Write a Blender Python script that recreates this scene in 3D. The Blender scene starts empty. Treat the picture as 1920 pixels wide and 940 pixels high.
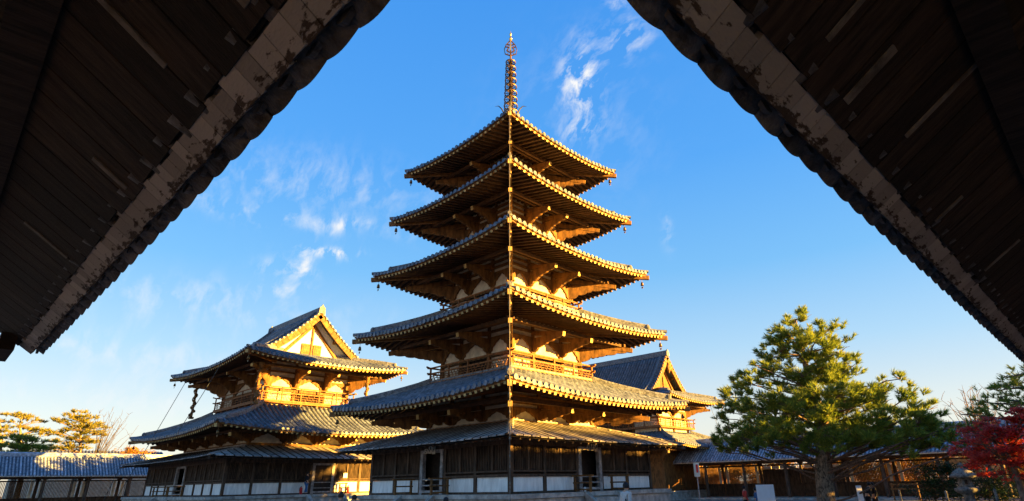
import bpy, math, random
from mathutils import Vector, Matrix, noise
random.seed(7)
R = math.radians
PI = math.pi
scene = bpy.context.scene
COL = scene.collection

# ---------------------------------------------------------------- camera
cd = bpy.data.cameras.new('camera')
cam = bpy.data.objects.new('camera', cd)
COL.objects.link(cam)
cd.sensor_fit = 'HORIZONTAL'; cd.sensor_width = 36
cd.lens = 1077.34/1920*36
cd.shift_x = -0.02347; cd.shift_y = -0.0008
cd.clip_start = 0.05; cd.clip_end = 3000
_pi, _ya, _ro = R(22.16), R(-45-2.22), R(-1.18)
F0 = Vector((math.cos(_ya), math.sin(_ya), 0)); R0 = Vector((math.sin(_ya), -math.cos(_ya), 0)); U0 = Vector((0, 0, 1))
Fv = F0*math.cos(_pi)+U0*math.sin(_pi); Uv = U0*math.cos(_pi)-F0*math.sin(_pi)
R2 = R0*math.cos(_ro)+Uv*math.sin(_ro); U2 = Uv*math.cos(_ro)-R0*math.sin(_ro)
M = Matrix((R2, U2, -Fv)).transposed().to_4x4()
M.translation = Vector((-23.72, 23.35, 0.38))
cam.matrix_world = M
scene.camera = cam

# ---------------------------------------------------------------- sun, sky, exposure
SUN_EL, SUN_AZ = 7.0, 243.0      # azimuth clockwise from +y (north)
sd = Vector((math.sin(R(SUN_AZ))*math.cos(R(SUN_EL)), math.cos(R(SUN_AZ))*math.cos(R(SUN_EL)), math.sin(R(SUN_EL))))
sl = bpy.data.lights.new('sun', 'SUN'); sl.energy = 5.0; sl.angle = R(0.55); sl.color = (1.0, 0.55, 0.09)
so = bpy.data.objects.new('sun', sl); COL.objects.link(so)
so.rotation_euler = sd.to_track_quat('Z', 'Y').to_euler()
scene.view_settings.view_transform = 'Standard'
scene.view_settings.look = 'None'
scene.view_settings.exposure = 3.15
scene.view_settings.gamma = 1
scene.view_settings.use_curve_mapping = False
scene.render.engine = 'CYCLES'

w = bpy.data.worlds.new("World"); scene.world = w; w.use_nodes = True
nt = w.node_tree; N = nt.nodes; L = nt.links
for n in list(N): N.remove(n)
out = N.new('ShaderNodeOutputWorld'); bg = N.new('ShaderNodeBackground'); L.new(bg.outputs[0], out.inputs[0])
bg.inputs[1].default_value = 0.05
sky = N.new('ShaderNodeTexSky'); sky.sky_type = 'NISHITA'; sky.sun_disc = False
sky.sun_elevation = R(12); sky.sun_rotation = R(SUN_AZ); sky.air_density = 1.0; sky.dust_density = 0.6; sky.ozone_density = 2.0
geo = N.new('ShaderNodeTexCoord')
def vmath(op, a, b=None):
    n = N.new('ShaderNodeVectorMath'); n.operation = op
    for i, v in enumerate((a, b)):
        if v is None: continue
        if hasattr(v, 'links'): L.new(v, n.inputs[i])
        else: n.inputs[i].default_value = v
    return n
def fmath(op, a, b=None, c=None, clamp=False):
    n = N.new('ShaderNodeMath'); n.operation = op; n.use_clamp = clamp
    for i, v in enumerate((a, b, c)):
        if v is None: continue
        if hasattr(v, 'links'): L.new(v, n.inputs[i])
        else: n.inputs[i].default_value = v
    return n.outputs[0]
D = vmath('NORMALIZE', geo.outputs['Generated']).outputs[0]
# cirrus: patches round fixed directions of the sky, torn by stretched noise
warp = N.new('ShaderNodeTexNoise'); warp.inputs['Scale'].default_value = 7; warp.inputs['Detail'].default_value = 4
L.new(D, warp.inputs['Vector'])
wv = vmath('SCALE', vmath('SUBTRACT', warp.outputs['Color'], (.5, .5, .5)).outputs[0]); wv.inputs[3].default_value = 0.07
Dw = vmath('ADD', D, wv.outputs[0]).outputs[0]
fine = N.new('ShaderNodeTexNoise'); fine.inputs['Scale'].default_value = 24; fine.inputs['Detail'].default_value = 7; fine.inputs['Roughness'].default_value = .62
mp = N.new('ShaderNodeMapping'); mp.inputs['Rotation'].default_value = (0.4, 0.3, 0.9); mp.inputs['Scale'].default_value = (0.6, 1.6, 1.0)
L.new(Dw, mp.inputs[0]); L.new(mp.outputs[0], fine.inputs['Vector'])
total = None
PATCH = [((0.473, -0.631, 0.614), .026, .042, 1.5), ((0.386, -0.643, 0.662), .034, .024, .75), ((0.378, -0.60, 0.705), .016, .010, .8),
         ((0.505, -0.658, 0.558), .028, .012, .6), ((0.442, -0.805, 0.396), .007, .022, .5),
         ((0.837, -0.41, 0.362), .035, .007, 1.7), ((0.872, -0.363, 0.329), .03, .012, .8), ((0.865, -0.385, 0.345), .008, .026, .7), ((0.86, -0.36, 0.29), .03, .01, .6), ((0.819, -0.414, 0.3985), .028, .007, .6),
         ((0.80, -0.33, 0.44), .2, .04, .3), ((0.86, -0.30, 0.40), .18, .012, .35), ((0.93, -0.25, 0.26), .2, .03, .34), ((0.97, -0.2, 0.12), .2, .02, .36), ((0.96, -0.22, 0.17), .2, .02, .22), ((0.50, -0.66, 0.56), .10, .09, .14),
         ((0.97, -0.12, 0.19), .15, .015, .3)]
for (c, a, b, s) in PATCH:
    c = Vector(c).normalized()
    rt = c.cross(Vector((0, 0, 1))).normalized(); up = rt.cross(c)
    x = fmath('MULTIPLY', vmath('DOT_PRODUCT', Dw, tuple(rt)).outputs['Value'], 1/a)
    y = fmath('MULTIPLY', fmath('SUBTRACT', vmath('DOT_PRODUCT', Dw, tuple(up)).outputs['Value'], 0.0), 1/b)
    r2 = fmath('ADD', fmath('MULTIPLY', x, x), fmath('MULTIPLY', y, y))
    front = fmath('GREATER_THAN', vmath('DOT_PRODUCT', D, tuple(c)).outputs['Value'], 0.5)
    g = fmath('MULTIPLY', fmath('EXPONENT', fmath('MULTIPLY', r2, -0.7)), front)
    g = fmath('MULTIPLY', g, s)
    total = g if total is None else fmath('ADD', total, g)
fr = N.new('ShaderNodeMapRange'); fr.inputs[1].default_value = .45; fr.inputs[2].default_value = .68
L.new(fine.outputs['Fac'], fr.inputs[0])
cl = fmath('MULTIPLY', total, fr.outputs[0], clamp=True)
hs = N.new('ShaderNodeHueSaturation'); hs.inputs['Saturation'].default_value = 1.25; hs.inputs['Value'].default_value = 1.0
L.new(sky.outputs[0], hs.inputs['Color'])
sx = N.new('ShaderNodeSeparateXYZ'); L.new(D, sx.inputs[0])
rampn = N.new('ShaderNodeValToRGB'); L.new(fmath('MAXIMUM', sx.outputs['Z'], 0.0), rampn.inputs[0])
cr_ = rampn.color_ramp; stops = [(0.0, (.84, .74, .62)), (.09, (.73, .73, .70)), (.20, (.42, .63, .82)), (.33, (.19, .49, .86)), (.50, (.09, .37, .88)), (.72, (.055, .30, .84)), (1.0, (.03, .18, .60))]
while len(cr_.elements) < len(stops): cr_.elements.new(.5)
for e, (p_, c_) in zip(cr_.elements, stops): e.position = p_; e.color = (*c_, 1)
rs = vmath('SCALE', rampn.outputs[0]); rs.inputs[3].default_value = 1/(.05*2**3.05)
blend = N.new('ShaderNodeMix'); blend.data_type = 'RGBA'; blend.inputs[0].default_value = .88
L.new(hs.outputs[0], blend.inputs[6]); L.new(rs.outputs[0], blend.inputs[7])
mix = N.new('ShaderNodeMix'); mix.data_type = 'RGBA'
L.new(cl, mix.inputs[0]); L.new(blend.outputs[2], mix.inputs[6]); mix.inputs[7].default_value = (2.2, 2.2, 2.2, 1)
L.new(mix.outputs[2], bg.inputs[0])

# ---------------------------------------------------------------- materials
def mat(name, col, rough=.8, var=.25, scale=6, stretch=(1, 1, 1), col2=None, bump=0.0, bscale=30, spec=.3, metal=0, thr=(.35, .65), island=0.0):
    m = bpy.data.materials.new(name); m.use_nodes = True
    t = m.node_tree; b = t.nodes['Principled BSDF']
    b.inputs['Roughness'].default_value = rough; b.inputs['Metallic'].default_value = metal
    b.inputs['Specular IOR Level'].default_value = spec
    tc = t.nodes.new('ShaderNodeTexCoord'); mp = t.nodes.new('ShaderNodeMapping'); mp.inputs['Scale'].default_value = stretch
    t.links.new(tc.outputs['Object'], mp.inputs[0])
    nz = t.nodes.new('ShaderNodeTexNoise'); nz.inputs['Scale'].default_value = scale; nz.inputs['Detail'].default_value = 6; nz.inputs['Roughness'].default_value = .62
    t.links.new(mp.outputs[0], nz.inputs['Vector'])
    mr = t.nodes.new('ShaderNodeMapRange'); mr.inputs[1].default_value = thr[0]; mr.inputs[2].default_value = thr[1]
    t.links.new(nz.outputs['Fac'], mr.inputs[0])
    mx = t.nodes.new('ShaderNodeMix'); mx.data_type = 'RGBA'
    c2 = col2 if col2 else tuple(c*(1-2*var) for c in col)
    c1 = col if col2 else tuple(min(1, c*(1+var)) for c in col)
    mx.inputs[6].default_value = (*c1, 1); mx.inputs[7].default_value = (*c2, 1)
    t.links.new(mr.outputs[0], mx.inputs[0])
    src = mx.outputs[2]
    if island > 0:
        g = t.nodes.new('ShaderNodeNewGeometry'); r = t.nodes.new('ShaderNodeMapRange')
        r.inputs[3].default_value = 1-island; r.inputs[4].default_value = 1+island
        t.links.new(g.outputs['Random Per Island'], r.inputs[0])
        h = t.nodes.new('ShaderNodeHueSaturation'); t.links.new(src, h.inputs['Color']); t.links.new(r.outputs[0], h.inputs['Value'])
        src = h.outputs[0]
    t.links.new(src, b.inputs['Base Color'])
    if bump:
        n2 = t.nodes.new('ShaderNodeTexNoise'); n2.inputs['Scale'].default_value = bscale; n2.inputs['Detail'].default_value = 4
        t.links.new(mp.outputs[0], n2.inputs['Vector'])
        bp = t.nodes.new('ShaderNodeBump'); bp.inputs['Strength'].default_value = bump; bp.inputs['Distance'].default_value = .03
        t.links.new(n2.outputs['Fac'], bp.inputs['Height']); t.links.new(bp.outputs[0], b.inputs['Normal'])
    return m
WOOD = mat('old_cypress', (.175, .080, .023), .75, .3, 5, (1, 1, .35), bump=.4, island=.22)
WOODD = mat('weathered_shaded_wood', (.085, .052, .033), .8, .3, 5, (1, 1, .35), bump=.4, island=.25)  # weathered wood, darkened further: shade of lower walls and cloisters put into colour
RED = mat('reddish_rail_wood', (.25, .10, .032), .7, .25, 6, bump=.3, island=.15)
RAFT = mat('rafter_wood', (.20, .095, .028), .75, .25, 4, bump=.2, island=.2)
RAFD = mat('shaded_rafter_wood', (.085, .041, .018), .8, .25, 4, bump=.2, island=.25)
TIP = mat('rafter_end_paint', (.50, .34, .13), .8, .2, 9, island=.2)
PLA = mat('white_plaster', (.84, .82, .78), .85, .09, 3.5, (1.6, 1.6, .35), bump=.25, island=.05)
PLB = mat('cream_plaster', (.66, .58, .45), .85, .14, 2.5)
TILE = mat('grey_roof_tile', (.092, .108, .148), .45, .35, 3.2, bump=.35, bscale=22, spec=.55, island=.3)
PAN = mat('pan_tile', (.075, .085, .11), .5, .3, 4, bump=.4, spec=.5)
RIDGE = mat('ridge_tile', (.16, .165, .18), .6, .35, 7, bump=.4, island=.2)
PLANK = mat('silvered_plank', (.33, .29, .27), .7, .3, 4, (1, 1, 1), bump=.5, island=.3)
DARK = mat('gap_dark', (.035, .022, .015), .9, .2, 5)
STONE = mat('podium_stone', (.42, .38, .33), .85, .22, 2.5, bump=.5, island=.12)
LSTONE = mat('lantern_stone', (.20, .18, .15), .9, .35, 9, bump=.8)
BRONZE = mat('bronze', (.20, .12, .05), .45, .3, 20, metal=.7)
GOLD = mat('gilt', (.85, .58, .18), .3, .1, 10, metal=.9)
IRON = mat('verdigris_iron', (.055, .06, .055), .6, .3, 12, metal=.3)
CABLE = mat('bare_cable', (.16, .145, .12), .5, .1, 10)
GRAV = mat('gravel', (.22, .19, .16), .95, .2, 30, bump=.5)
BARK = mat('pine_bark', (.22, .17, .12), .95, .45, 14, (1, 1, .4), bump=1.0, bscale=18)
BRANCH = mat('branch_bark', (.17, .11, .08), .9, .3, 10)
def leafmat(name, c1, c2, trans=.25):
    m = bpy.data.materials.new(name); m.use_nodes = True
    t = m.node_tree; b = t.nodes['Principled BSDF']; b.inputs['Roughness'].default_value = .65; b.inputs['Specular IOR Level'].default_value = .25
    g = t.nodes.new('ShaderNodeNewGeometry'); tc = t.nodes.new('ShaderNodeTexCoord')
    nz = t.nodes.new('ShaderNodeTexNoise'); nz.inputs['Scale'].default_value = 1.1; nz.inputs['Detail'].default_value = 3
    t.links.new(tc.outputs['Object'], nz.inputs['Vector'])
    a = t.nodes.new('ShaderNodeMath'); a.operation = 'ADD'; t.links.new(g.outputs['Random Per Island'], a.inputs[0]); t.links.new(nz.outputs['Fac'], a.inputs[1])
    mr = t.nodes.new('ShaderNodeMapRange'); mr.inputs[1].default_value = .4; mr.inputs[2].default_value = 1.5; t.links.new(a.outputs[0], mr.inputs[0])
    mx = t.nodes.new('ShaderNodeMix'); mx.data_type = 'RGBA'; mx.inputs[6].default_value = (*c1, 1); mx.inputs[7].default_value = (*c2, 1)
    t.links.new(mr.outputs[0], mx.inputs[0]); t.links.new(mx.outputs[2], b.inputs['Base Color'])
    tr = t.nodes.new('ShaderNodeBsdfTranslucent'); t.links.new(mx.outputs[2], tr.inputs[0])
    ms = t.nodes.new('ShaderNodeMixShader'); ms.inputs[0].default_value = trans
    o = t.nodes['Material Output']
    t.links.new(b.outputs[0], ms.inputs[1]); t.links.new(tr.outputs[0], ms.inputs[2]); t.links.new(ms.outputs[0], o.inputs[0])
    return m
PINE = leafmat('pine_needles', (.05, .14, .03), (.34, .37, .045), .42)
PINE2 = leafmat('golden_pine_needles', (.10, .13, .02), (.30, .24, .03), .3)
BUSH = leafmat('bush_leaves', (.012, .04, .014), (.05, .10, .03), .2)
MAPLE = leafmat('maple_leaves', (.5, .03, .04), (.8, .14, .08), .5)
GOLDL = leafmat('autumn_leaves', (.45, .22, .02), (.62, .36, .04), .4)
CLOTHK = mat('dark_cloth', (.02, .022, .03), .9, .2, 20)
CLOTHW = mat('pale_coat', (.55, .52, .47), .9, .08, 20)
CLOTHB = mat('blue_cloth', (.05, .16, .38), .9, .1, 20)
CLOTHR = mat('red_cloth', (.5, .05, .04), .8, .1, 20)
SKIN = mat('skin', (.5, .3, .2), .6, .05, 20)
HAIR = mat('black_hair', (.015, .012, .012), .6, .1, 20)
PAPER = mat('white_board', (.75, .75, .76), .6, .03, 5)
REDP = mat('red_paint', (.6, .03, .03), .4, .05, 8)

# ---------------------------------------------------------------- helpers
V = Vector
class MB:
    def __init__(s): s.v = []; s.f = []; s.sm = []
    def add(s, vs, fs, smooth=False):
        o = len(s.v); s.v += [tuple(p) for p in vs]
        for f in fs: s.f.append(tuple(i+o for i in f)); s.sm.append(smooth)
    def hexa(s, p):      # p: 8 points, bottom 0-3 ccw, top 4-7
        s.add(p, [(0, 3, 2, 1), (4, 5, 6, 7), (0, 1, 5, 4), (1, 2, 6, 5), (2, 3, 7, 6), (3, 0, 4, 7)])
    def box(s, c, d, rz=0):
        x, y, z = d[0]/2, d[1]/2, d[2]/2; co, si = math.cos(rz), math.sin(rz)
        P = []
        for zz in (-z, z):
            for (a, b) in ((-x, -y), (x, -y), (x, y), (-x, y)):
                P.append((c[0]+a*co-b*si, c[1]+a*si+b*co, c[2]+zz))
        s.hexa(P)
    def beam(s, a, b, w, h, up=(0, 0, 1)):   # centre line a->b
        a, b = V(a), V(b); d = (b-a).normalized(); sd_ = d.cross(V(up))
        if sd_.length < 1e-4: sd_ = V((1, 0, 0))
        sd_.normalize(); u = sd_.cross(d); sd_ = sd_*w/2; u = u*h/2
        s.hexa([a-sd_-u, a+sd_-u, b+sd_-u, b-sd_-u, a-sd_+u, a+sd_+u, b+sd_+u, b-sd_+u])
    def tube(s, pts, rad, n=8, caps=True, smooth=True):
        pts = [V(p) for p in pts]
        if not hasattr(rad, '__len__'): rad = [rad]*len(pts)
        d = (pts[-1]-pts[0]).normalized(); ref = V((0, 0, 1)) if abs(d.z) < .9 else V((1, 0, 0))
        vs = []; fs = []
        for i, p in enumerate(pts):
            d = (pts[min(i+1, len(pts)-1)]-pts[max(i-1, 0)])
            if d.length < 1e-6: d = pts[-1]-pts[0]
            d.normalize(); a = d.cross(ref).normalized(); b = d.cross(a)
            for k in range(n):
                t = 2*PI*k/n; vs.append(p+(a*math.cos(t)+b*math.sin(t))*rad[i])
        for i in range(len(pts)-1):
            for k in range(n):
                fs.append((i*n+k, i*n+(k+1) % n, (i+1)*n+(k+1) % n, (i+1)*n+k))
        s.add(vs, fs, smooth)
        if caps:
            s.add(vs[:n], [tuple(range(n))]); s.add(vs[-n:], [tuple(range(n))[::-1]])
    def lathe(s, c, prof, n=16, smooth=True):   # prof: (r,z)
        vs = []; fs = []
        for (r, z) in prof:
            for k in range(n):
                t = 2*PI*k/n; vs.append((c[0]+r*math.cos(t), c[1]+r*math.sin(t), c[2]+z))
        for i in range(len(prof)-1):
            for k in range(n): fs.append((i*n+k, i*n+(k+1) % n, (i+1)*n+(k+1) % n, (i+1)*n+k))
        s.add(vs, fs, smooth)
    def plate(s, pts, nrm):   # pts: outline points (3d), extruded by vector nrm (both sides half)
        n = V(nrm)/2; k = len(pts); A = [V(p)-n for p in pts]; B = [V(p)+n for p in pts]
        s.add(A+B, [tuple(range(k))[::-1], tuple(range(k, 2*k))]+[(i, (i+1) % k, k+(i+1) % k, k+i) for i in range(k)])
    def grid(s, rows, smooth=False):
        n = len(rows[0]); vs = [p for r in rows for p in r]
        s.add(vs, [(i*n+j, i*n+j+1, (i+1)*n+j+1, (i+1)*n+j) for i in range(len(rows)-1) for j in range(n-1)], smooth)
    def build(s, name, m, parent=None, **kw):
        me = bpy.data.meshes.new(name); me.from_pydata(s.v, [], s.f); me.update()
        me.polygons.foreach_set('use_smooth', s.sm)
        me.materials.append(m)
        o = bpy.data.objects.new(name, me); COL.objects.link(o)
        if parent: o.parent = parent
        for k, v in kw.items(): o[k] = v
        return o
def thing(name, label, cat, loc=(0, 0, 0), rz=0, group=None):
    o = bpy.data.objects.new(name, None); COL.objects.link(o); o.location = loc; o.rotation_euler = (0, 0, rz); o.empty_display_size = .2
    o['label'] = label; o['category'] = cat
    if group: o['group'] = group
    return o
def tag(o, label, cat, group=None):
    o['label'] = label; o['category'] = cat
    if group: o['group'] = group
    return o
def copy_tree(o, parent=None):
    c = o.copy(); COL.objects.link(c); c.parent = parent
    if o.parent: c.matrix_parent_inverse = o.matrix_parent_inverse
    for ch in list(o.children): copy_tree(ch, c)
    return c

# ---------------------------------------------------------------- roofs
class Roof:
    """tiled roof. hx,hy half sizes at the eave, z0 eave height at mid side, S corner lift, prof(d) rise at distance d in from the eave"""
    def __init__(s, hx, hy, z0, S, prof, W, p=2.3):
        s.hx, s.hy, s.z0, s.S, s.prof, s.W, s.p = hx, hy, z0, S, prof, W, p
        s.sides = [(V((0, 1, 0)), V((-1, 0, 0)), hy, hx), (V((0, -1, 0)), V((1, 0, 0)), hy, hx),
                   (V((1, 0, 0)), V((0, 1, 0)), hx, hy), (V((-1, 0, 0)), V((0, -1, 0)), hx, hy)]
    def lift(s, L, u, d):
        return s.S*max(0, 1-d/s.W)*min(1, abs(u)/max(.01, L-d))**s.p
    def pt(s, k, u, d, dz=0, pr=None):
        o, t, H, L = s.sides[k]
        z = s.z0+(pr or s.prof)(d)+s.lift(L, u, d)+dz
        q = o*(H-d)+t*u; return V((q.x, q.y, z))
def build_roof(root, rf, D, pitch=.36, r=.105, seg=.30, wall_d=3.6, rslope=.24, inner=True, gx=None, gable_in=.9, rp=None, thick=1.0, name='roof', far=False, hipcap=True, tileoff=.16):
    """D: how far the ring goes in; gx: None for a ring; else irimoya: north/south slopes go on to the ridge within |u|<gx"""
    nstep = 7; slopes = []
    soff = lambda d: rslope*d
    for k, (o, t, H, L) in enumerate(rf.sides):
        roof = MB(); ribs = MB(); ends = MB()
        ns = gx is not None and k < 2
        # pan surface
        dd = [D*i/nstep for i in range(nstep+1)]
        if gx is not None and k >= 2: dd.append(D+gable_in)
        rows = []
        for d in dd:
            hw = max(L-d, .0)
            rows.append([rf.pt(k, -hw+2*hw*j/24, d) for j in range(25)])
        roof.grid(rows)
        if ns:
            dd2 = [D+(H-D)*i/6 for i in range(7)]
            rows = [[rf.pt(k, -gx+2*gx*j/16, d) for j in range(17)] for d in dd2]
            roof.grid(rows)
        # ribs
        n = int(L/pitch); us = [i*pitch for i in range(-n, n+1)]
        for u in us:
            dm = min(D, L-abs(u))
            if k >= 2 and gx is not None: dm = min(D+gable_in, L-abs(u))
            if ns and abs(u) <= gx: dm = H-.1
            if dm < .15: continue
            m = max(1, int(dm/seg)); vs = []; fs = []; na = 5 if not far else 4
            ds = []
            for i in range(m):
                a, b = dm*i/m, dm*(i+1)/m
                ds += [(a, 1.0), (b-.004, .84)]
            for (d, sc) in ds:
                c = rf.pt(k, u, d); c2 = rf.pt(k, u, d+.05); tn = (c2-c).normalized(); nn = t.cross(tn); nn = nn if nn.z > 0 else -nn
                for a in range(na+1):
                    th = PI*a/na; vs.append(c+t*math.cos(th)*r*sc+nn*(math.sin(th)*r*1.15*sc+.01))
            w_ = na+1
            for i in range(len(ds)-1):
                for a in range(na): fs.append((i*w_+a, i*w_+a+1, (i+1)*w_+a+1, (i+1)*w_+a))
            ribs.add(vs, fs, True)
            c = rf.pt(k, u, 0)+V((0, 0, .025))
            jz = V((0, 0, random.uniform(-.012, .012))); ends.tube([c+o*(.045+random.uniform(-.02, .02))+jz, c-o*.02+jz], r*1.18*random.uniform(.9, 1.06), 8 if not far else 6)
            if u+pitch < L:   # pan tile lip between two round ends
                q = []
                for a in range(5):
                    uu = u+pitch*(.18+.64*a/4); sag = -.045*math.sin(PI*a/4)
                    q.append(rf.pt(k, uu, -.02)+V((0, 0, sag-.0)))
                vs = q+[p+V((0, 0, .05)) for p in q]
                ends.add(vs, [(i, i+1, i+6, i+5) for i in range(4)])
        pn = roof.build('roof_slope', PAN, root); ribs.build('round_tile_rows', TILE, pn); ends.build('eave_end_tiles', TILE, pn); slopes.append(pn)
    # boards, soffit, rafters
    rp = rp or pitch
    for k, (o, t, H, L) in enumerate(rf.sides):
        brd = MB(); sof = MB(); ra = MB(); tips = MB()
        for (d0, d1, za, zb) in ((.02, .14, -.015, -.075), (.09, .2, -.075, -tileoff)):
            for j in range(24):
                u0, u1 = -L+2*L*j/24, -L+2*L*(j+1)/24
                def pp(u, d, dz):
                    u = max(-(L-d), min(L-d, u)); q = rf.pt(k, u, 0, dz); return q-o*d
                brd.hexa([pp(u0, d0, zb), pp(u1, d0, zb), pp(u1, d1, zb), pp(u0, d1, zb), pp(u0, d0, za), pp(u1, d0, za), pp(u1, d1, za), pp(u0, d1, za)])
        rows = []
        for i in range(5):
            d = .1+(wall_d-.1)*i/4; hw = L-d
            rows.append([rf.pt(k, -hw+2*hw*j/24, d, -tileoff, soff) for j in range(25)])
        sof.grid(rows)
        n = int((L-.2)/rp)
        for i in range(-n, n+1):
            u = i*rp+.0; dm = min(wall_d+.2, L-abs(u)-.05)
            if dm < .25: continue
            a = rf.pt(k, u, .07, -tileoff-.055, soff); b = rf.pt(k, u, dm, -tileoff-.055, soff)
            ra.beam(a, b, .15*thick, .12)
            e = (a-b).normalized(); tips.beam(a+e*.002, a+e*.012, .145*thick, .115)
        brd.build('eave_board', RAFT, slopes[k]); sof.build('soffit', DARK, slopes[k])  # soffit near black: the shade under the eaves is put into its colour
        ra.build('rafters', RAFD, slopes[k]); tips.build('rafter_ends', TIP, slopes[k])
    # hips
    for sx in (1, -1):
        for sy in (1, -1):
            rid = MB(); hb = MB(); he = MB()
            def hp(d, dz=0, pr=None):
                return V((sx*(rf.hx-d), sy*(rf.hy-d), rf.z0+(pr or rf.prof)(d)+rf.S*max(0, 1-d/rf.W)+dz))
            if hipcap:
                ds = [D-(D-.75)*i/6 for i in range(7)]
                for i in range(6): rid.beam(hp(ds[i], .13), hp(ds[i+1]-.01, .13), .20, .26)
                rid.tube([hp(d, .29) for d in ds], .085, 8)
                rid.tube([hp(.80, .20), hp(.72, .22), hp(.66, .25)], [.17, .19, .10], 8)
                rid.tube([hp(.70, .08), hp(.35, .08), hp(-.04, .12)], [.09, .09, .10], 8)
            a = hp(wall_d+.1, -tileoff-.14, soff); b = hp(-.03, -tileoff-.13, soff)
            hb.beam(a, b, .19, .25); e = (b-a).normalized(); he.beam(b+e*.002, b+e*.02, .185, .24)
            rid.build('hip_ridge', RIDGE, root)
            hbo = hb.build('hip_beam', RAFT, root); he.build('hip_beam_end', TIP, hbo)
    return rf

def cloud_outline(x0, x1, z0, z1, n=3):
    """side outline of a cloud shaped bracket arm in (s,z): starts at the wall low, grows outward in scallops"""
    P = [(x0, z1), (x0, z0)]
    W_ = (x1-x0)/n; Hh = (z1-z0)*.86/n
    for i in range(n):
        a = x0+i*W_; b = z0+i*Hh
        for j in range(1, 6):
            th = PI*j/5
            P.append((a+W_*(.55+.45*j/5) if j > 2 else a+W_*.28*j, b+Hh*(1-math.cos(th))/2 - .05*math.sin(th)))
    P.append((x1, z1))
    return P
def brackets(root, wx, wy, colsx, colsy, z0, z1, xo, bz, wallrise, far=False):
    """cloud brackets + sloping tail beams. colsx: x of columns on N/S faces, colsy: y on W/E faces. xo overhang from the wall, bz height of the beam outer end, wallrise: rise of the beam back to the wall"""
    faces = [(V((0, 1, 0)), wy, colsx, V((1, 0, 0))), (V((0, -1, 0)), wy, colsx, V((1, 0, 0))), (V((1, 0, 0)), wx, colsy, V((0, 1, 0))), (V((-1, 0, 0)), wx, colsy, V((0, 1, 0)))]
    spots = []
    for (o, H, cols, t) in faces:
        for c in cols:
            if abs(abs(c)-(wx if abs(t.x) else wy)) > .05: spots.append((o*H+t*c, o, 1.0, t))
    for sx in (1, -1):
        for sy in (1, -1):
            o = V((sx, sy, 0)).normalized(); spots.append((V((sx*wx, sy*wy, 0)), o, 1.414, V((-sy, sx, 0)).normalized()))
    for (p, o, f, t) in spots:
        m = MB()
        pts = [p+o*s*f+V((0, 0, z)) for (s, z) in cloud_outline(0, xo*.62, z0, bz+.12, 3)]
        m.plate(pts, t*.17)
        pts = [p+o*s*f+V((0, 0, z)) for (s, z) in cloud_outline(xo*.3, xo*.92, bz-.32, bz+.0, 3)]
        m.plate(pts, t*.15)
        b = m.build('cloud_bracket', WOOD, root)
        m = MB(); a = p+V((0, 0, bz+wallrise)); e = p+o*xo*f*1.0+V((0, 0, bz))
        m.beam(a, e, .20, .24)
        bo = m.build('tail_beam', WOOD, root)
        m = MB(); dd = (e-a).normalized(); m.beam(e+dd*.002, e+dd*.02, .19, .23); m.build('beam_end', TIP, bo)
    m = MB()
    for (o, H, cols, t) in faces:
        L_ = (wx if abs(t.x) else wy)+xo
        m.beam(o*(H+xo-.42)-t*(L_-.2)+V((0, 0, bz+.28)), o*(H+xo-.42)+t*(L_-.2)+V((0, 0, bz+.28)), .15, .16)
        m.beam(o*(H+xo*.52)-t*(L_-xo*.45)+V((0, 0, bz+.45)), o*(H+xo*.52)+t*(L_-xo*.45)+V((0, 0, bz+.45)), .14, .16)
    m.build('eaves_purlins', RAFD, root)
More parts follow.
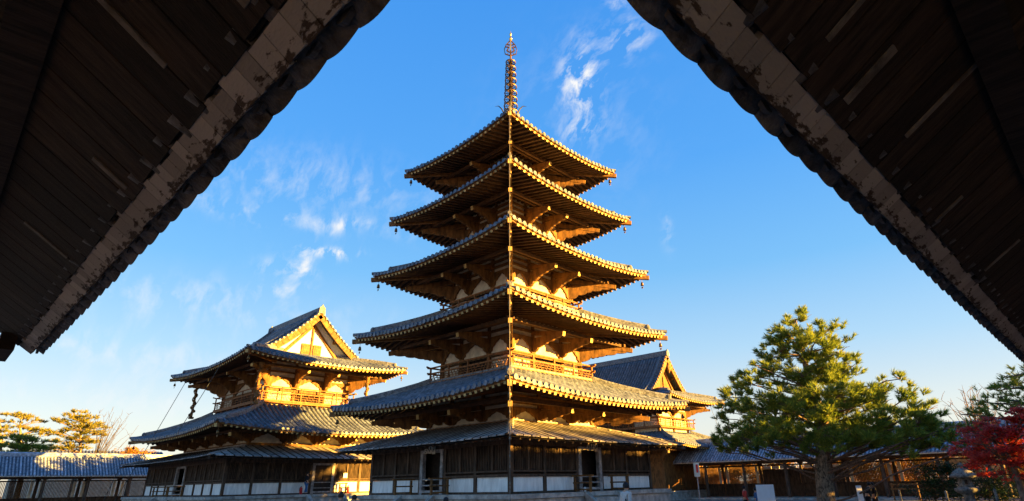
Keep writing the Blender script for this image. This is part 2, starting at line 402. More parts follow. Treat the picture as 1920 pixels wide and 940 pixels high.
def storey(root, wx, wy, colsx, colsy, zf, zd, ze, zt, far=False, wm=None):
    """body: zf floor, zd base of dome band, ze top of dome band, zt top at soffit"""
    m = MB(); m.box((0, 0, (zf+zt)/2), (2*wx-.1, 2*wy-.1, zt-zf)); m.build('wall', wm or PLB, root)
    faces = [(V((0, 1, 0)), wy, colsx, V((1, 0, 0)), wx), (V((0, -1, 0)), wy, colsx, V((1, 0, 0)), wx), (V((1, 0, 0)), wx, colsy, V((0, 1, 0)), wy), (V((-1, 0, 0)), wx, colsy, V((0, 1, 0)), wy)]
    bm_ = MB()
    for (o, H, cols, t, L_) in faces:
        for z, h, pr in ((zd-.09, .18, .06), (ze+.06, .12, .05), (ze+(zt-ze)*.36, .12, .05), (ze+(zt-ze)*.66, .12, .05), (zf+.08, .16, .05)):
            bm_.beam(o*(H+pr*.5-.02)-t*(L_+pr*.9)+V((0, 0, z)), o*(H+pr*.5-.02)+t*(L_+pr*.9)+V((0, 0, z)), pr+.1, h)
        for c in cols:
            for z in (0,):
                bm_.beam(o*(H-.0)+t*c+V((0, 0, ze)), o*(H-.0)+t*c+V((0, 0, zt)), .13, .16, up=t)
        for a, b in zip(cols[:-1], cols[1:]):   # middle bay: door, outer bays: plaster
            c = (a+b)/2
            if abs(c) < .2 or (len(cols) > 4 and abs(c) < abs(cols[-1])*.5):
                ww = b-a-.2
                pan = MB(); pan.box(o*(H-.02)+t*c+V((0, 0, (zf+zd)/2)), (ww if abs(t.x) else .1, .1 if abs(t.x) else ww, zd-zf-.2))
                for q in range(7):
                    pan.box(o*(H+.045)+t*(c-ww/2+ww*(q+.5)/7)+V((0, 0, (zf+zd)/2)), (.05, .05, zd-zf-.24))
                pan.build('door_panel', DARK, root)
    bm_.build('wall_beams', WOOD, root)
    seen = set()
    for (o, H, cols, t, L_) in faces:
        for i, c in enumerate(cols):
            p = o*H+t*c
            key = (round(p.x, 2), round(p.y, 2))
            if key not in seen:
                seen.add(key); m = MB()
                m.tube([p+V((0, 0, zf)), p+V((0, 0, zf+(zd-zf)*.4)), p+V((0, 0, zd))], [.15, .155, .12], 10); m.build('column', WOOD, root)
            # wall cloud arm: two sided, cutting dome shaped gaps
            lo = (c-cols[i-1])/2 if i > 0 else 0.0; hi = (cols[i+1]-c)/2 if i < len(cols)-1 else 0.0
            def half(wd):
                if wd <= 0: return [(.10, 0), (.10, 1)]
                q = []
                for s_, z_ in ((.13, 0), (.17, .15), (.30, .24), (.30, .38), (.36, .48), (.52, .56), (.60, .70), (.78, .80), (.93, .92), (1.0, 1.0)): q.append((s_*wd, z_))
                return q
            P = [(s_, z_) for s_, z_ in half(hi)]+[(-s_, z_) for s_, z_ in reversed(half(lo))]
            pts = [o*(H+.012)+t*(c+s_)+V((0, 0, zd+(ze-zd)*z_)) for s_, z_ in P]
            m = MB(); m.plate(pts, o*.09); m.build('wall_bracket', WOOD, root)
FRET = [(0, 4, 3, 4), (4, 4, 7, 4), (8, 4, 12, 4), (1, 2, 4, 2), (5, 2, 8, 2), (9, 2, 12, 2), (3, 4, 3, 6), (4, 2, 4, 4), (7, 4, 7, 6), (8, 2, 8, 4), (5, 0, 5, 2), (9, 0, 9, 2), (1, 0, 1, 2), (11, 4, 11, 6)]
def balustrade(root, bx, by, z0, z1, posts=4, deck_over=.05, supports=False, far=False):
    bal = MB(); zf = z0+(z1-z0)*.60; ext = .30
    deck = MB(); deck.box((0, 0, z0-.09), (2*bx+.16, 2*by+.16, .12)); dk = deck.build('balcony_deck', RED, root)
    faces = [(V((0, 1, 0)), by, V((1, 0, 0)), bx), (V((0, -1, 0)), by, V((1, 0, 0)), bx), (V((1, 0, 0)), bx, V((0, 1, 0)), by), (V((-1, 0, 0)), bx, V((0, 1, 0)), by)]
    fr = MB()
    for (o, H, t, L_) in faces:
        bal.beam(o*H-t*(L_+.1)+V((0, 0, z0+.04)), o*H+t*(L_+.1)+V((0, 0, z0+.04)), .11, .10)
        bal.beam(o*H-t*(L_+ext*.8)+V((0, 0, zf)), o*H+t*(L_+ext*.8)+V((0, 0, zf)), .075, .085)
        K = 5; e = [-(L_+ext), -(L_+.05), L_+.05, L_+ext]
        bal.tube([o*H+t*e[0]+V((0, 0, z1+.05)), o*H+t*e[1]+V((0, 0, z1)), o*H+t*e[2]+V((0, 0, z1)), o*H+t*e[3]+V((0, 0, z1+.05))], .05, 8)
        n = posts
        for i in range(n+1):
            c = -L_+2*L_*i/n
            if i in (0, n) and abs(o.y) < .5: continue
            bal.box(o*H+t*c+V((0, 0, (z0+z1)/2+.0)), (.085, .085, z1-z0-.06))
        za, zb = z0+.09, zf-.04
        for i in range(n):
            a = -L_+2*L_*i/n+.05; b = -L_+2*L_*(i+1)/n-.05
            rep = max(1, round((b-a)/((zb-za)*1.9)))
            for q in range(rep):
                for (xa, ya, xb, yb) in FRET:
                    if q % 2: xa, xb = 12-xb, 12-xa
                    f = lambda x, y: o*H+t*(a+(b-a)*(q+x/12)/rep)+V((0, 0, za+(zb-za)*y/6))
                    A, B = f(xa, ya), f(xb, yb)
                    if ya == yb: fr.beam(A-t*.012, B+t*.012, .035, .028)
                    else: fr.beam(A, B, .028, .033, up=o)
    b = bal.build('balustrade', RED, root); fr.build('fret_panels', RED, b)
    return b
def bell(loc, label):
    t = thing('wind_bell', label, 'wind bell', loc, 0, 'bronze wind bells under roof corners')
    m = MB(); m.tube([(0, 0, .22), (0, 0, 0)], .012, 5); m.lathe((0, 0, -.22), [(.0, .24), (.055, .22), (.08, .14), (.095, 0), (.085, 0), (.07, .12), (.0, .16)], 10); m.build('bell_body', BRONZE, t)
    m = MB(); m.tube([(0, 0, -.12), (0, 0, -.30)], .008, 5); m.plate([(-.07, 0, -.30), (-.04, 0, -.42), (0, 0, -.36), (.04, 0, -.42), (.07, 0, -.30)], (0, .012, 0)); m.build('clapper', BRONZE, t)
    return t
def skirt_wall(root, hx, hy, N_posts, W_posts, doorsN, doorsW, z, wall=None):
    """lean-to wall: z=(floor, panel top, sill top, window top, wall top). posts listed along x for N/S, along y for W/E"""
    zf, zp, zs, zw, zt = z
    faces = [(V((0, 1, 0)), hy, N_posts, V((1, 0, 0)), doorsN), (V((0, -1, 0)), hy, N_posts, V((1, 0, 0)), doorsN), (V((-1, 0, 0)), hx, W_posts, V((0, 1, 0)), doorsW), (V((1, 0, 0)), hx, W_posts, V((0, 1, 0)), doorsW)]
    fb = MB()
    for (o, H, posts, t, doors) in faces:
        a, b = posts[0], posts[-1]
        e = H if False else 0
        fb.beam(o*H+t*(a-.06)+V((0, 0, zf+.045)), o*H+t*(b+.06)+V((0, 0, zf+.045)), .2, .09)
        fb.beam(o*(H+.02)+t*(a-.09)+V((0, 0, (zw+zt)/2)), o*(H+.02)+t*(b+.09)+V((0, 0, (zw+zt)/2)), .16, zt-zw)
        for i, (p, q) in enumerate(zip(posts[:-1], posts[1:])):
            c = (p+q)/2; w_ = q-p
            along = lambda dx, dn, dz: (dx if abs(t.x) else dn, dn if abs(t.x) else dx, dz)
            if any(abs(c-dc) < .3 for dc in doors):
                m = MB(); m.box(o*(H-.55)+t*c+V((0, 0, (zf+zw)/2)), along(w_*1.2, .05, zw-zf)); d = m.build('doorway', DARK, root)
                m = MB()
                for s_ in (-1, 1): m.box(o*(H+.04)+t*(c+s_*(w_/2-.17))+V((0, 0, (zf+zw)/2)), along(.2, .2, zw-zf))
                m.box(o*(H+.05)+t*c+V((0, 0, zw-.06)), along(w_-.2, .16, .14)); m.box(o*(H+.05)+t*c+V((0, 0, zf+.13)), along(w_-.2, .2, .10))
                m.build('door_frame', PLANK, d)
                m = MB()
                for zz in (zp-.02, zf+.4): m.box(o*(H+.08)+t*c+V((0, 0, zz)), along(w_-.3, .05, .055))
                m.build('door_barrier', PLANK, d)
            else:
                core = MB(); core.box(o*(H-.1)+t*c+V((0, 0, (zp+zw)/2)), along(w_, .06, zw-zp))
                m = MB(); m.box(o*(H-.02)+t*c+V((0, 0, (zf+zp)/2+.04)), along(w_-.12, .06, zp-zf-.1)); m.build('plaster_panel', PLA, root)
                m = MB(); m.box(o*(H+.01)+t*c+V((0, 0, zp+.05)), along(w_-.02, .17, .10)); m.box(o*(H+.03)+t*c+V((0, 0, zs-.03)), along(w_-.16, .12, .07))
                m.box(o*(H+.0)+t*c+V((0, 0, (zs+zw)/2)), along(.11, .12, zw-zs))
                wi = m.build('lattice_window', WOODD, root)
                m = MB(); n = max(4, int(w_/.105))
                for j in range(n):
                    x = c-w_/2+w_*(j+.5)/n
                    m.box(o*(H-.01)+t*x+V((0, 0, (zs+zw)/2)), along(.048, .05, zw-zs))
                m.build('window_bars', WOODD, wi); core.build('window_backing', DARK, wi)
        for c in posts:
            if abs(t.y) > .5 and (c in (posts[0], posts[-1])): continue
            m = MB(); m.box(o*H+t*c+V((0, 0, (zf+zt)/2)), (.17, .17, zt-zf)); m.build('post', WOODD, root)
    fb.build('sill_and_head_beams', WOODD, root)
def plank_roof(root, hx, hy, z0, D, rise, S=.08, pitch=.50, tilt_rand=.012):
    rf = Roof(hx, hy, z0, S, lambda d: rise/D*d, D, 3)
    base = MB(); pl = MB(); ra = MB(); bt_ = MB()
    for k, (o, t, H, L_) in enumerate(rf.sides):
        base.grid([[rf.pt(k, (-(L_-d))+2*(L_-d)*j/12, d, -.02) for j in range(13)] for d in (.03, D)])
        base.grid([[rf.pt(k, (-(L_-d))+2*(L_-d)*j/12, d, -.08) for j in range(13)] for d in (.03, D)])
        n = int(L_/pitch)
        for i in range(-n-1, n+1):
            u = (i+.5)*pitch; dm = min(D, L_-abs(u)+.02)
            if dm < .12: continue
            dz = random.uniform(-1, 1)*tilt_rand
            a = rf.pt(k, u, -.02+random.uniform(-.015, .02), .025+dz); b = rf.pt(k, u, dm, .025)
            pl.beam(a, b, pitch*.80, .05)
            u2 = u+pitch/2; dm2 = min(D, L_-abs(u2))
            if dm2 > .15: bt_.beam(rf.pt(k, u2, .01, .035), rf.pt(k, u2, dm2, .035), pitch*.19, .06)  # near-black battens: shadow sides of the boards put in as dark strips
        n = int(L_/.55)
        for i in range(-n, n+1):
            u = i*.55; dm = min(D-.2, L_-abs(u)-.05)
            if dm > .3: ra.beam(rf.pt(k, u, .10, -.13), rf.pt(k, u, dm, -.13), .08, .09)
        ra.beam(rf.pt(k, -L_+.9, .75, -.24), rf.pt(k, L_-.9, .75, -.24), .12, .14)
    for sx in (1, -1):
        for sy in (1, -1):
            a = V((sx*(hx-D), sy*(hy-D), z0+rise+.07)); b = V((sx*(hx+.02), sy*(hy+.02), z0+S+.06)); pl.beam(a, b, .16, .07)
            ra.beam(a-V((0, 0, .26)), b-V((0, 0, .22)), .12, .14)
    p = base.build('skirt_roof', DARK, root); pl.build('roof_planks', PLANK, p); bt_.build('roof_shadow_battens', DARK, p); ra.build('skirt_rafters', WOODD, p)
    tb = MB()
    for (o, t, H, L_) in rf.sides: tb.beam(o*(H-D)-t*(L_-D)+V((0, 0, z0+rise+.06)), o*(H-D)+t*(L_-D)+V((0, 0, z0+rise+.06)), .16, .12)
    tb.build('roof_top_board', PLANK, p)
def podium(root, hx, hy, z0, z1, cx=0, cy=0):
    m = MB(); m.box((cx, cy, (z0+z1)/2-.1), (2*hx, 2*hy, z1-z0-.2)); p = m.build('stone_podium', STONE, root)
    m = MB()
    n = int(hx*2/1.3)
    for s_ in (1, -1):
        for i in range(n):
            w_ = (2*hx+.16)/n; m.box((cx-hx-.08+w_*(i+.5), cy+s_*(hy-.2), z1-.09), (w_-.012, .56, .18))
        n2 = int(hy*2/1.3)
        for i in range(n2):
            w_ = (2*hy-.9)/n2; m.box((cx+s_*(hx-.2), cy-hy+.45+w_*(i+.5), z1-.09), (.56, w_-.012, .18))
    m.build('capstones', STONE, p)
    m = MB(); m.box((cx, cy, z1-.06), (2*hx-.94, 2*hy-.94, .10)); m.build('podium_paving', STONE, p)
    return p
def stairs(root, o, base, c, width, z0, z1, n=5, run=.32):
    """o outward vector, base distance of the podium face, c along offset"""
    t = V((-o.y, o.x, 0)); m = MB()
    for i in range(n):
        h = (z1-z0)*(n-i)/(n+1); x = base+run*(i+.5)
        d = (run if abs(o.x) > .5 else width, width if abs(o.x) > .5 else run, h)
        m.box(o*x+t*c+V((0, 0, z0+h/2)), d)
    s_ = m.build('stone_steps', STONE, root)
    m = MB()
    for q in (-1, 1):
        P = [(base+.003, z0), (base+n*run+.25, z0), (base+n*run+.25, z0+.22), (base+.003, z1)]
        m.plate([o*x+t*(c+q*(width/2+.14))+V((0, 0, z)) for x, z in P], t*.26)
    m.build('step_flank', STONE, s_)
def stair_rail(loc, o, label):
    """small black wooden fence beside a door: two posts, three rails"""
    o = V(o); t = thing('stair_railing', label, 'railing', loc, math.atan2(o.y, o.x), 'dark wooden railings beside the temple doors')
    m = MB()
    for x in (0.05, .95): m.box((x, 0, .32), (.09, .09, .64))
    m.build('railing_post', WOOD, t); m = MB()
    m.beam((-.12, 0, .68), (1.12, 0, .68), .10, .07); m.beam((-.05, 0, .38), (1.05, 0, .38), .06, .06); m.beam((-.02, 0, .10), (1.0, 0, .10), .06, .06); m.build('railing_bar', WOOD, t)
    return t

# ---------------------------------------------------------------- ground
m = MB(); m.box((0, 0, -1.6), (1600, 1600, .2)); m.build('ground', GRAV, kind='structure')

#PAGODA
pg = thing('pagoda', 'five storey dark timber pagoda with tiled roofs and bronze finial in the courtyard', 'pagoda')
podium(pg, 6.0, 6.0, -1.5, 0.0)
stairs(pg, V((0, 1, 0)), 6.08, -.15, 2.2, -1.5, 0); stairs(pg, V((-1, 0, 0)), 6.08, .0, 2.2, -1.5, 0)
skirt_wall(pg, 5.27, 5.27, [-5.27, -3.1, -.95, .95, 3.1, 5.27], [-5.27, -3.1, -.95, .95, 3.2, 5.27], [0], [0], (0, .68, .93, 1.98, 2.25))
plank_roof(pg, 6.75, 6.75, 2.13, 3.5, 1.05)
LV = [  # w, inner cols, floor, dome base, dome top, top, eave hx, eave z0, S, inner D, rise, beam X, beam z
    (3.25, 1.25, 2.3, 3.25, 3.75, 4.75, 7.08, 4.05, .38, 3.85, 1.65, 5.45, 3.62),
    (2.80, 1.15, 5.6, 6.80, 7.56, 8.75, 6.49, 8.06, .45, 3.65, 1.70, 5.00, 7.50),
    (2.45, 1.00, 9.4, 10.60, 11.38, 12.5, 5.96, 11.86, .45, 3.50, 1.65, 4.50, 11.42),
    (2.05, .80, 13.2, 14.40, 15.1, 16.2, 5.40, 15.60, .43, 3.35, 1.60, 3.95, 15.20),
    (1.65, .0, 17.0, 18.0, 18.6, 19.6, 4.89, 19.05, .43, 4.80, 3.05, 3.45, 18.70)]
for i, (wd, c1, zf, zd, ze, zt, hx, z0, S, Dn, rise, bX, bZ) in enumerate(LV):
    cols = [-wd, -c1, c1, wd] if c1 > .1 else [-wd, 0, wd]
    storey(pg, wd, wd, cols, cols, zf, zd, ze, zt)
    a = rise/Dn*.72; b = (rise-a*Dn)/Dn**2
    rf = Roof(hx, hx, z0, S, (lambda d, a=a, b=b: a*d+b*d*d), 3.6, 2.2)
    build_roof(pg, rf, Dn, pitch=.355, wall_d=hx-wd, rslope=.22)
    brackets(pg, wd, wd, cols, cols, zd+.1, ze, bX-wd, bZ, .42)
    if i < 4:   # ridge course where the roof meets the next storey
        m = MB(); q = hx-Dn
        for s_ in (1, -1):
            m.box((0, s_*q, z0+rise+.08), (2*q+.2, .2, .2)); m.box((s_*q, 0, z0+rise+.08), (.2, 2*q-.2, .2))
        m.build('top_ridge', RIDGE, pg)
for (b, z0, z1) in ((3.27, 5.82, 6.62), (2.87, 9.62, 10.40), (2.45, 13.40, 14.15), (2.02, 17.15, 17.85)):
    balustrade(pg, b, b, z0, z1, 4 if b > 2.1 else 3)
# finial
f = MB(); f.box((0, 0, 22.35), (1.3, 1.3, .7)); f.box((0, 0, 22.75), (1.45, 1.45, .1)); f.lathe((0, 0, 22.8), [(.6, 0), (.55, .25), (.2, .45), (.3, .6), (.75, .75), (.3, .85), (.1, 1.0)], 16)
f.tube([(0, 0, 22), (0, 0, 27), (0, 0, 31.0)], [.10, .085, .04], 8); sp = f.build('finial', BRONZE, pg)
for i in range(9):
    z = 24.2+i*.54; r = .50-.018*i
    m = MB(); vs = []
    for (ra_, zz) in ((r, 0),):
        m.lathe((0, 0, z), [(r, -.045), (r+.02, 0), (r, .045), (r-.06, .03), (r-.06, -.03), (r, -.045)], 24)
    m.lathe((0, 0, z), [(.15, -.10), (.15, .10), (.11, .12)], 10); m.lathe((0, 0, z), [(r*.62, -.02), (r*.66, .0), (r*.62, .02), (r*.58, 0), (r*.62, -.02)], 16)
    for k in range(8):
        a = k*PI/4; m.beam((.12*math.cos(a), .12*math.sin(a), z), (r*math.cos(a), r*math.sin(a), z), .03, .04)
        if k % 2 == 0: m.tube([(r*math.cos(a+.4), r*math.sin(a+.4), z-.05), (r*math.cos(a+.4), r*math.sin(a+.4), z-.2)], [.03, .045], 6)
    m.build('finial_ring', BRONZE, sp)
for k in range(4):   # water-flame plates
    a = PI/4+k*PI/2; d = V((math.cos(a), math.sin(a), 0)); n = V((-d.y, d.x, 0)); m = MB()
    for (s0, zA, s1, zB) in ((.06, 29.15, .40, 29.3), (.40, 29.3, .46, 29.7), (.46, 29.7, .34, 30.1), (.34, 30.1, .05, 30.5), (.06, 29.45, .3, 29.6), (.3, 29.6, .1, 29.9), (.1, 29.9, .38, 29.95), (.2, 29.3, .2, 30.2), (.06, 30.1, .28, 30.2)):
        m.beam(d*s0+V((0, 0, zA)), d*s1+V((0, 0, zB)), .04, .10, up=n)
    m.build('flame_plate', GOLD if k == 1 else BRONZE, sp)
m = MB(); m.lathe((0, 0, 30.55), [(0, 0), (.10, .05), (.12, .14), (.08, .24), (.03, .3), (.03, .42), (.09, .5), (.09, .58), (.03, .7), (.0, .92)], 12); m.build('jewel', GOLD, sp)
for k in range(4):
    a = k*PI/2+PI/4; d = V((math.cos(a), math.sin(a), 0)); m = MB()
    m.tube([d*.40+V((0, 0, 23.9)), d*.62+V((0, 0, 24.5)), d*.85+V((0, 0, 24.75)), d*1.1+V((0, 0, 24.72))], [.05, .045, .03, .008], 6); m.build('sickle', IRON, sp)
# near-corner cable
m = MB()
zs = [(4.95, 19.2), (5.48, 15.8), (6.02, 12.0), (6.52, 8.2), (7.12, 4.2), (6.8, 2.25)]
pts = [(-.4, .4, 22.6)]
for q, z in zs: pts += [(-(q+.06), q+.06, z+.35), (-(q+.1), q+.1, z-.1)]
pts += [(-6.5, 6.5, .2), (-6.4, 6.4, -1.5)]
m.tube([pts[0], (-4.9, 4.9, 19.95)], .018, 5)
m.tube(pts[1:], .013, 5, smooth=False)
for a_, b_ in zip(pts[1:-1], pts[2:]):
    for q in range(5):
        c_ = V(a_).lerp(V(b_), random.random()); m.tube([c_+V((0, 0, .06)), c_+V((0, 0, .02)), c_-V((0, 0, .02)), c_-V((0, 0, .06))], [.015, .032, .032, .015], 6)
tag(m.build('lightning_cable', CABLE), 'thin pale lightning cable running down the near corner of the pagoda', 'cable')

#HALL
kh = thing('main_hall', 'two storey temple hall with golden lit gable left of the pagoda', 'temple hall', (28, .6, 0))
podium(kh, 9.5, 8.3, -1.5, 0.0)
stairs(kh, V((-1, 0, 0)), 9.58, -.2, 2.4, -1.5, 0); stairs(kh, V((0, 1, 0)), 8.38, 1.0, 2.4, -1.5, 0)
skirt_wall(kh, 8.5, 7.0, [-8.5, -6.7, -5, -3.2, -1.1, 1.1, 3.2, 5, 6.7, 8.5], [-7.0, -5.2, -3.0, -.9, 1.0, 3.2, 5.2, 7.0], [0], [.05], (0, .80, 1.02, 2.1, 2.5))
plank_roof(kh, 10.15, 8.75, 2.38, 3.6, .95, .10, .60)
storey(kh, 6.6, 5.1, [-6.6, -4.2, -1.5, 1.5, 4.2, 6.6], [-5.1, -2.4, 0, 2.4, 5.1], 2.0, 3.55, 4.25, 5.2)
rf = Roof(9.9, 8.6, 4.2, .42, lambda d: .28*d+.045*d*d, 4.2, 2.4)
build_roof(kh, rf, 4.7, pitch=.38, seg=.4, wall_d=3.4, rslope=.22)
brackets(kh, 6.6, 5.1, [-6.6, -4.2, -1.5, 1.5, 4.2, 6.6], [-5.1, -2.4, 0, 2.4, 5.1], 3.6, 4.2, 2.1, 3.9, .35)
storey(kh, 4.5, 3.5, [-4.5, -2.0, 2.0, 4.5], [-3.5, -1.3, 1.3, 3.5], 6.2, 7.85, 8.7, 10.1)
brackets(kh, 4.5, 3.5, [-4.5, -2.0, 2.0, 4.5], [-3.5, -1.3, 1.3, 3.5], 8.0, 8.7, 2.3, 9.05, .4)
balustrade(kh, 4.85, 3.95, 6.85, 7.95, 5, supports=True)
m = MB()
for s_ in (1, -1):
    for i in range(8):
        x = -4.4+8.8*i/7; m.plate([(x, s_*3.95, 6.72), (x, s_*4.0, 6.5), (x, s_*3.6, 6.3), (x, s_*3.2, 6.3), (x, s_*3.2, 6.72)], (.14, 0, 0))
    for i in range(6):
        y = -3.5+7*i/5; m.plate([(s_*4.85, y, 6.72), (s_*4.9, y, 6.5), (s_*4.5, y, 6.3), (s_*4.1, y, 6.3), (s_*4.1, y, 6.72)], (0, .14, 0))
m.box((0, 0, 6.25), (9.7, 7.9, .25)); m.build('balcony_supports', RED, kh)

def irimoya(root, hx, hy, z0, S, ps, W, wall_d, dg, gin, dv, pg_, pitch, seg, far=False, gwin=True, rh=.45, gwall=None):
    """hip-and-gable: a hipped ring (profile ps) with a gabled roof (profile pg_, from distance dv in) standing on it"""
    rf = Roof(hx, hy, z0, S, ps, W, 2.4); gx = hx-dg
    build_roof(root, rf, dg+gin+.1, pitch=pitch, seg=seg, wall_d=wall_d, rslope=.2, far=far)
    prof = pg_; na = 5
    for k in (1, -1):
        pan = MB(); ribs = MB(); ends = MB()
        Q = lambda u, d, dz=0: V((u, k*(hy-d), z0+prof(d)+dz))
        dd = [dv+(hy-dv)*i/8 for i in range(9)]
        pan.grid([[Q(-gx+2*gx*j/8, d) for j in range(9)] for d in dd]); pan.grid([[Q(-gx+2*gx*j/8, d, -.12) for j in range(9)] for d in dd])
        n = int(gx/pitch)
        for i in range(-n, n+1):
            u = i*pitch; m_ = int((hy-dv)/seg); vs = []; fs = []; ds = []
            for q in range(m_): ds += [(dv+(hy-dv-.1)*q/m_, 1.0), (dv+(hy-dv-.1)*(q+1)/m_-.004, .84)]
            for (d, sc) in ds:
                c = Q(u, d); tn = (Q(u, d+.05)-c).normalized(); nn = V((1, 0, 0)).cross(tn); nn = nn if nn.z > 0 else -nn
                for a_ in range(na+1):
                    th = PI*a_/na; vs.append(c+V((math.cos(th)*.11*sc, 0, 0))+nn*(math.sin(th)*.12*sc+.01))
            for q in range(len(ds)-1):
                for a_ in range(na): fs.append((q*6+a_, q*6+a_+1, q*6+7+a_, q*6+6+a_))
            ribs.add(vs, fs, True); c = Q(u, dv, .03); ends.tube([c+V((0, k*.05, 0)), c-V((0, k*.02, 0))], .10, 6)
        p_ = pan.build('gable_roof_slope', PAN, root); ribs.build('round_tile_rows', TILE, p_); ends.build('eave_end_tiles', TILE, p_)
    zr = z0+prof(hy)
    m = MB(); m.box((0, 0, zr+rh/2-.08), (2*gx+.1, .34, rh)); m.tube([(-gx-.08, 0, zr+rh-.04), (gx+.08, 0, zr+rh-.04)], .11, 8)
    mr_ = m.build('main_ridge', RIDGE, root)
    for s_ in (1, -1):
        m = MB(); m.plate([(s_*(gx+.12), -.3, zr-.15), (s_*(gx+.12), .3, zr-.15), (s_*(gx+.12), .26, zr+.35), (s_*(gx+.12), .1, zr+.5), (s_*(gx+.12), 0, zr+.68), (s_*(gx+.12), -.1, zr+.5), (s_*(gx+.12), -.26, zr+.35)], (.12, 0, 0))
        m.build('ridge_end_tile', RIDGE, mr_)
    n = 12; zb = z0+ps(dg+gin)
    for s_ in (1, -1):
        for k in (1, -1):
            dr = MB(); bb = MB(); vt = MB()
            P = lambda d, x, dz: V((s_*x, k*(hy-d), z0+prof(d)+dz))
            ds = [dv-.05+(hy-dv+.05)*i/n for i in range(n+1)]
            for i in range(n):
                dr.beam(P(ds[i], gx-.75, .12), P(ds[i+1], gx-.75, .12), .22, .26)
                bb.beam(P(ds[i], gx-.04, -.26), P(ds[i+1]+.02, gx-.04, -.26), .09, .60)
                bb.beam(P(ds[i], gx-.25, -.14), P(ds[i+1]+.02, gx-.25, -.14), .36, .08)
            dr.tube([P(d, gx-.75, .28) for d in ds], .08, 8)
            for i in range(int((hy-dv)/.30)):
                c = P(dv+.1+.30*i, gx, .05); vt.tube([c+V((s_*.10, 0, .0)), c-V((s_*.55, 0, -.02))], .085, 8)
            dr.build('descending_ridge', RIDGE, root); vt.build('verge_tiles', TILE, root); bb.build('bargeboard', RAFT, root)
        X = s_*(gx-gin)
        dst = dv
        while z0+prof(dst)-.13 < zb: dst += .02
        dl = [dst+(hy-dst)*i/8 for i in range(9)]
        pts = [(X, -(hy-d), z0+prof(d)-.13) for d in dl]+[(X, (hy-d), z0+prof(d)-.13) for d in reversed(dl[:-1])]
        gw = MB(); gw.plate([V(p) for p in pts], (.12, 0, 0)); g_ = gw.build('gable_wall', gwall or PLA, root)
        gt = MB(); hwid = hy-dst; Xo = X+s_*.12; top = zr-.13
        gt.beam((Xo, 0, zb-.1), (Xo, 0, top-.2), .16, .14, up=(0, 1, 0))
        for k in (1, -1): gt.beam((Xo+s_*.01, k*hwid*.62, zb-.1), (Xo+s_*.01, k*.05, zb+(top-zb)*.74), .20, .2, up=(1, 0, 0))
        for k in (1, -1): gt.beam((Xo, k*hwid*.50, zb+(top-zb)*.40), (Xo+s_*(gin-.2), k*hwid*.50, zb+(top-zb)*.40), .18, .26)
        gt.build('gable_timbers', RAFT, g_)
        if gwin:
            for k in (1, -1):
                m = MB(); m.box((Xo+s_*.02, k*.52, zb+.50), (.10, .72, .92)); wf = m.build('gable_window', RAFT, g_)
                m = MB(); m.box((Xo+s_*.06, k*.52, zb+.52), (.06, .42, .58)); m.build('shutter', RED, wf)
    return rf
irimoya(kh, 8.35, 6.9, 9.5, .48, lambda d: .42*d-.022*d*d, 4.0, 3.6, 3.4, 1.15, 1.75, lambda d: .80+.60*(d-1.75)+.047*(d-1.75)**2, .38, .36)
for (sx, sy, wd) in ((-1, 1, 'near left'), (-1, -1, 'right'), (1, 1, 'far left'), (1, -1, 'back')):
    x, y = 6.5*sx, 5.2*sy; m = MB()
    if (sx, sy) == (-1, -1): y = -4.2
    if (sx, sy) == (-1, 1): y = 5.0
    m.tube([(x, y, 6.35+.0), (x, y, 9.3)], .10, 8)
    pts = []; rr = []
    for i in range(60):
        a = i*.42; z = 6.5+2.6*i/59; pts.append((x+.17*math.cos(a), y+.17*math.sin(a), z)); rr.append(.075+.04*math.sin(i*.9))
    m.tube(pts, rr, 7); m.box((x, y, 6.35), (.34, .34, .16)); m.tube([(x, y, 9.0), (x-.25*0, y, 9.35)], [.13, .24], 8)
    m.build('dragon_strut', RAFT, kh)
m = MB(); m.box((-8.62, -.02, 1.9), (.05, .1, .1))

#GATE
cg = thing('inner_gate', 'two storey tiled gate hall behind the right side of the pagoda', 'temple gate', (19, -38.2, 0))
podium(cg, 8.6, 5.2, -1.5, -.6)
storey(cg, 7.6, 4.2, [-7.6, -3.8, 0, 3.8, 7.6], [-4.2, 0, 4.2], -.6, 2.3, 3.0, 4.8, wm=WOOD)
build_roof(cg, Roof(11.2, 7.2, 3.75, .45, lambda d: .27*d+.045*d*d, 4.0, 2.4), 4.0, pitch=.40, seg=.5, wall_d=3.2, rslope=.2, far=True)
brackets(cg, 7.6, 4.2, [-7.6, -3.8, 0, 3.8, 7.6], [-4.2, 0, 4.2], 2.4, 3, 2.1, 3.2, .35)
storey(cg, 6.9, 3.2, [-6.9, -3.5, 0, 3.5, 6.9], [-3.2, 0, 3.2], 5.4, 7.2, 7.9, 9.3)
brackets(cg, 6.9, 3.2, [-6.9, -3.5, 0, 3.5, 6.9], [-3.2, 0, 3.2], 7.4, 8, 2.1, 8.2, .35)
balustrade(cg, 7.5, 3.7, 6.1, 7.1, 7)
irimoya(cg, 10.6, 6.2, 8.75, .42, lambda d: .40*d-.015*d*d, 4.0, 3.3, 3.6, 1.0, .7, lambda d: .38+.48*(d-.7)+.092*(d-.7)**2, 0.40, .5, far=True, gwin=False, rh=.5, gwall=WOOD)
m = MB()
for k in (1, -1): m.tube([(-7.05, 0, 13.3), (-7.05, k*.25, 13.0), (-7.05, 0, 12.7), (-7.05, 0, 12.3)], [.2, .22, .2, .03], 8)
m.build('gable_pendant', RAFT, cg)

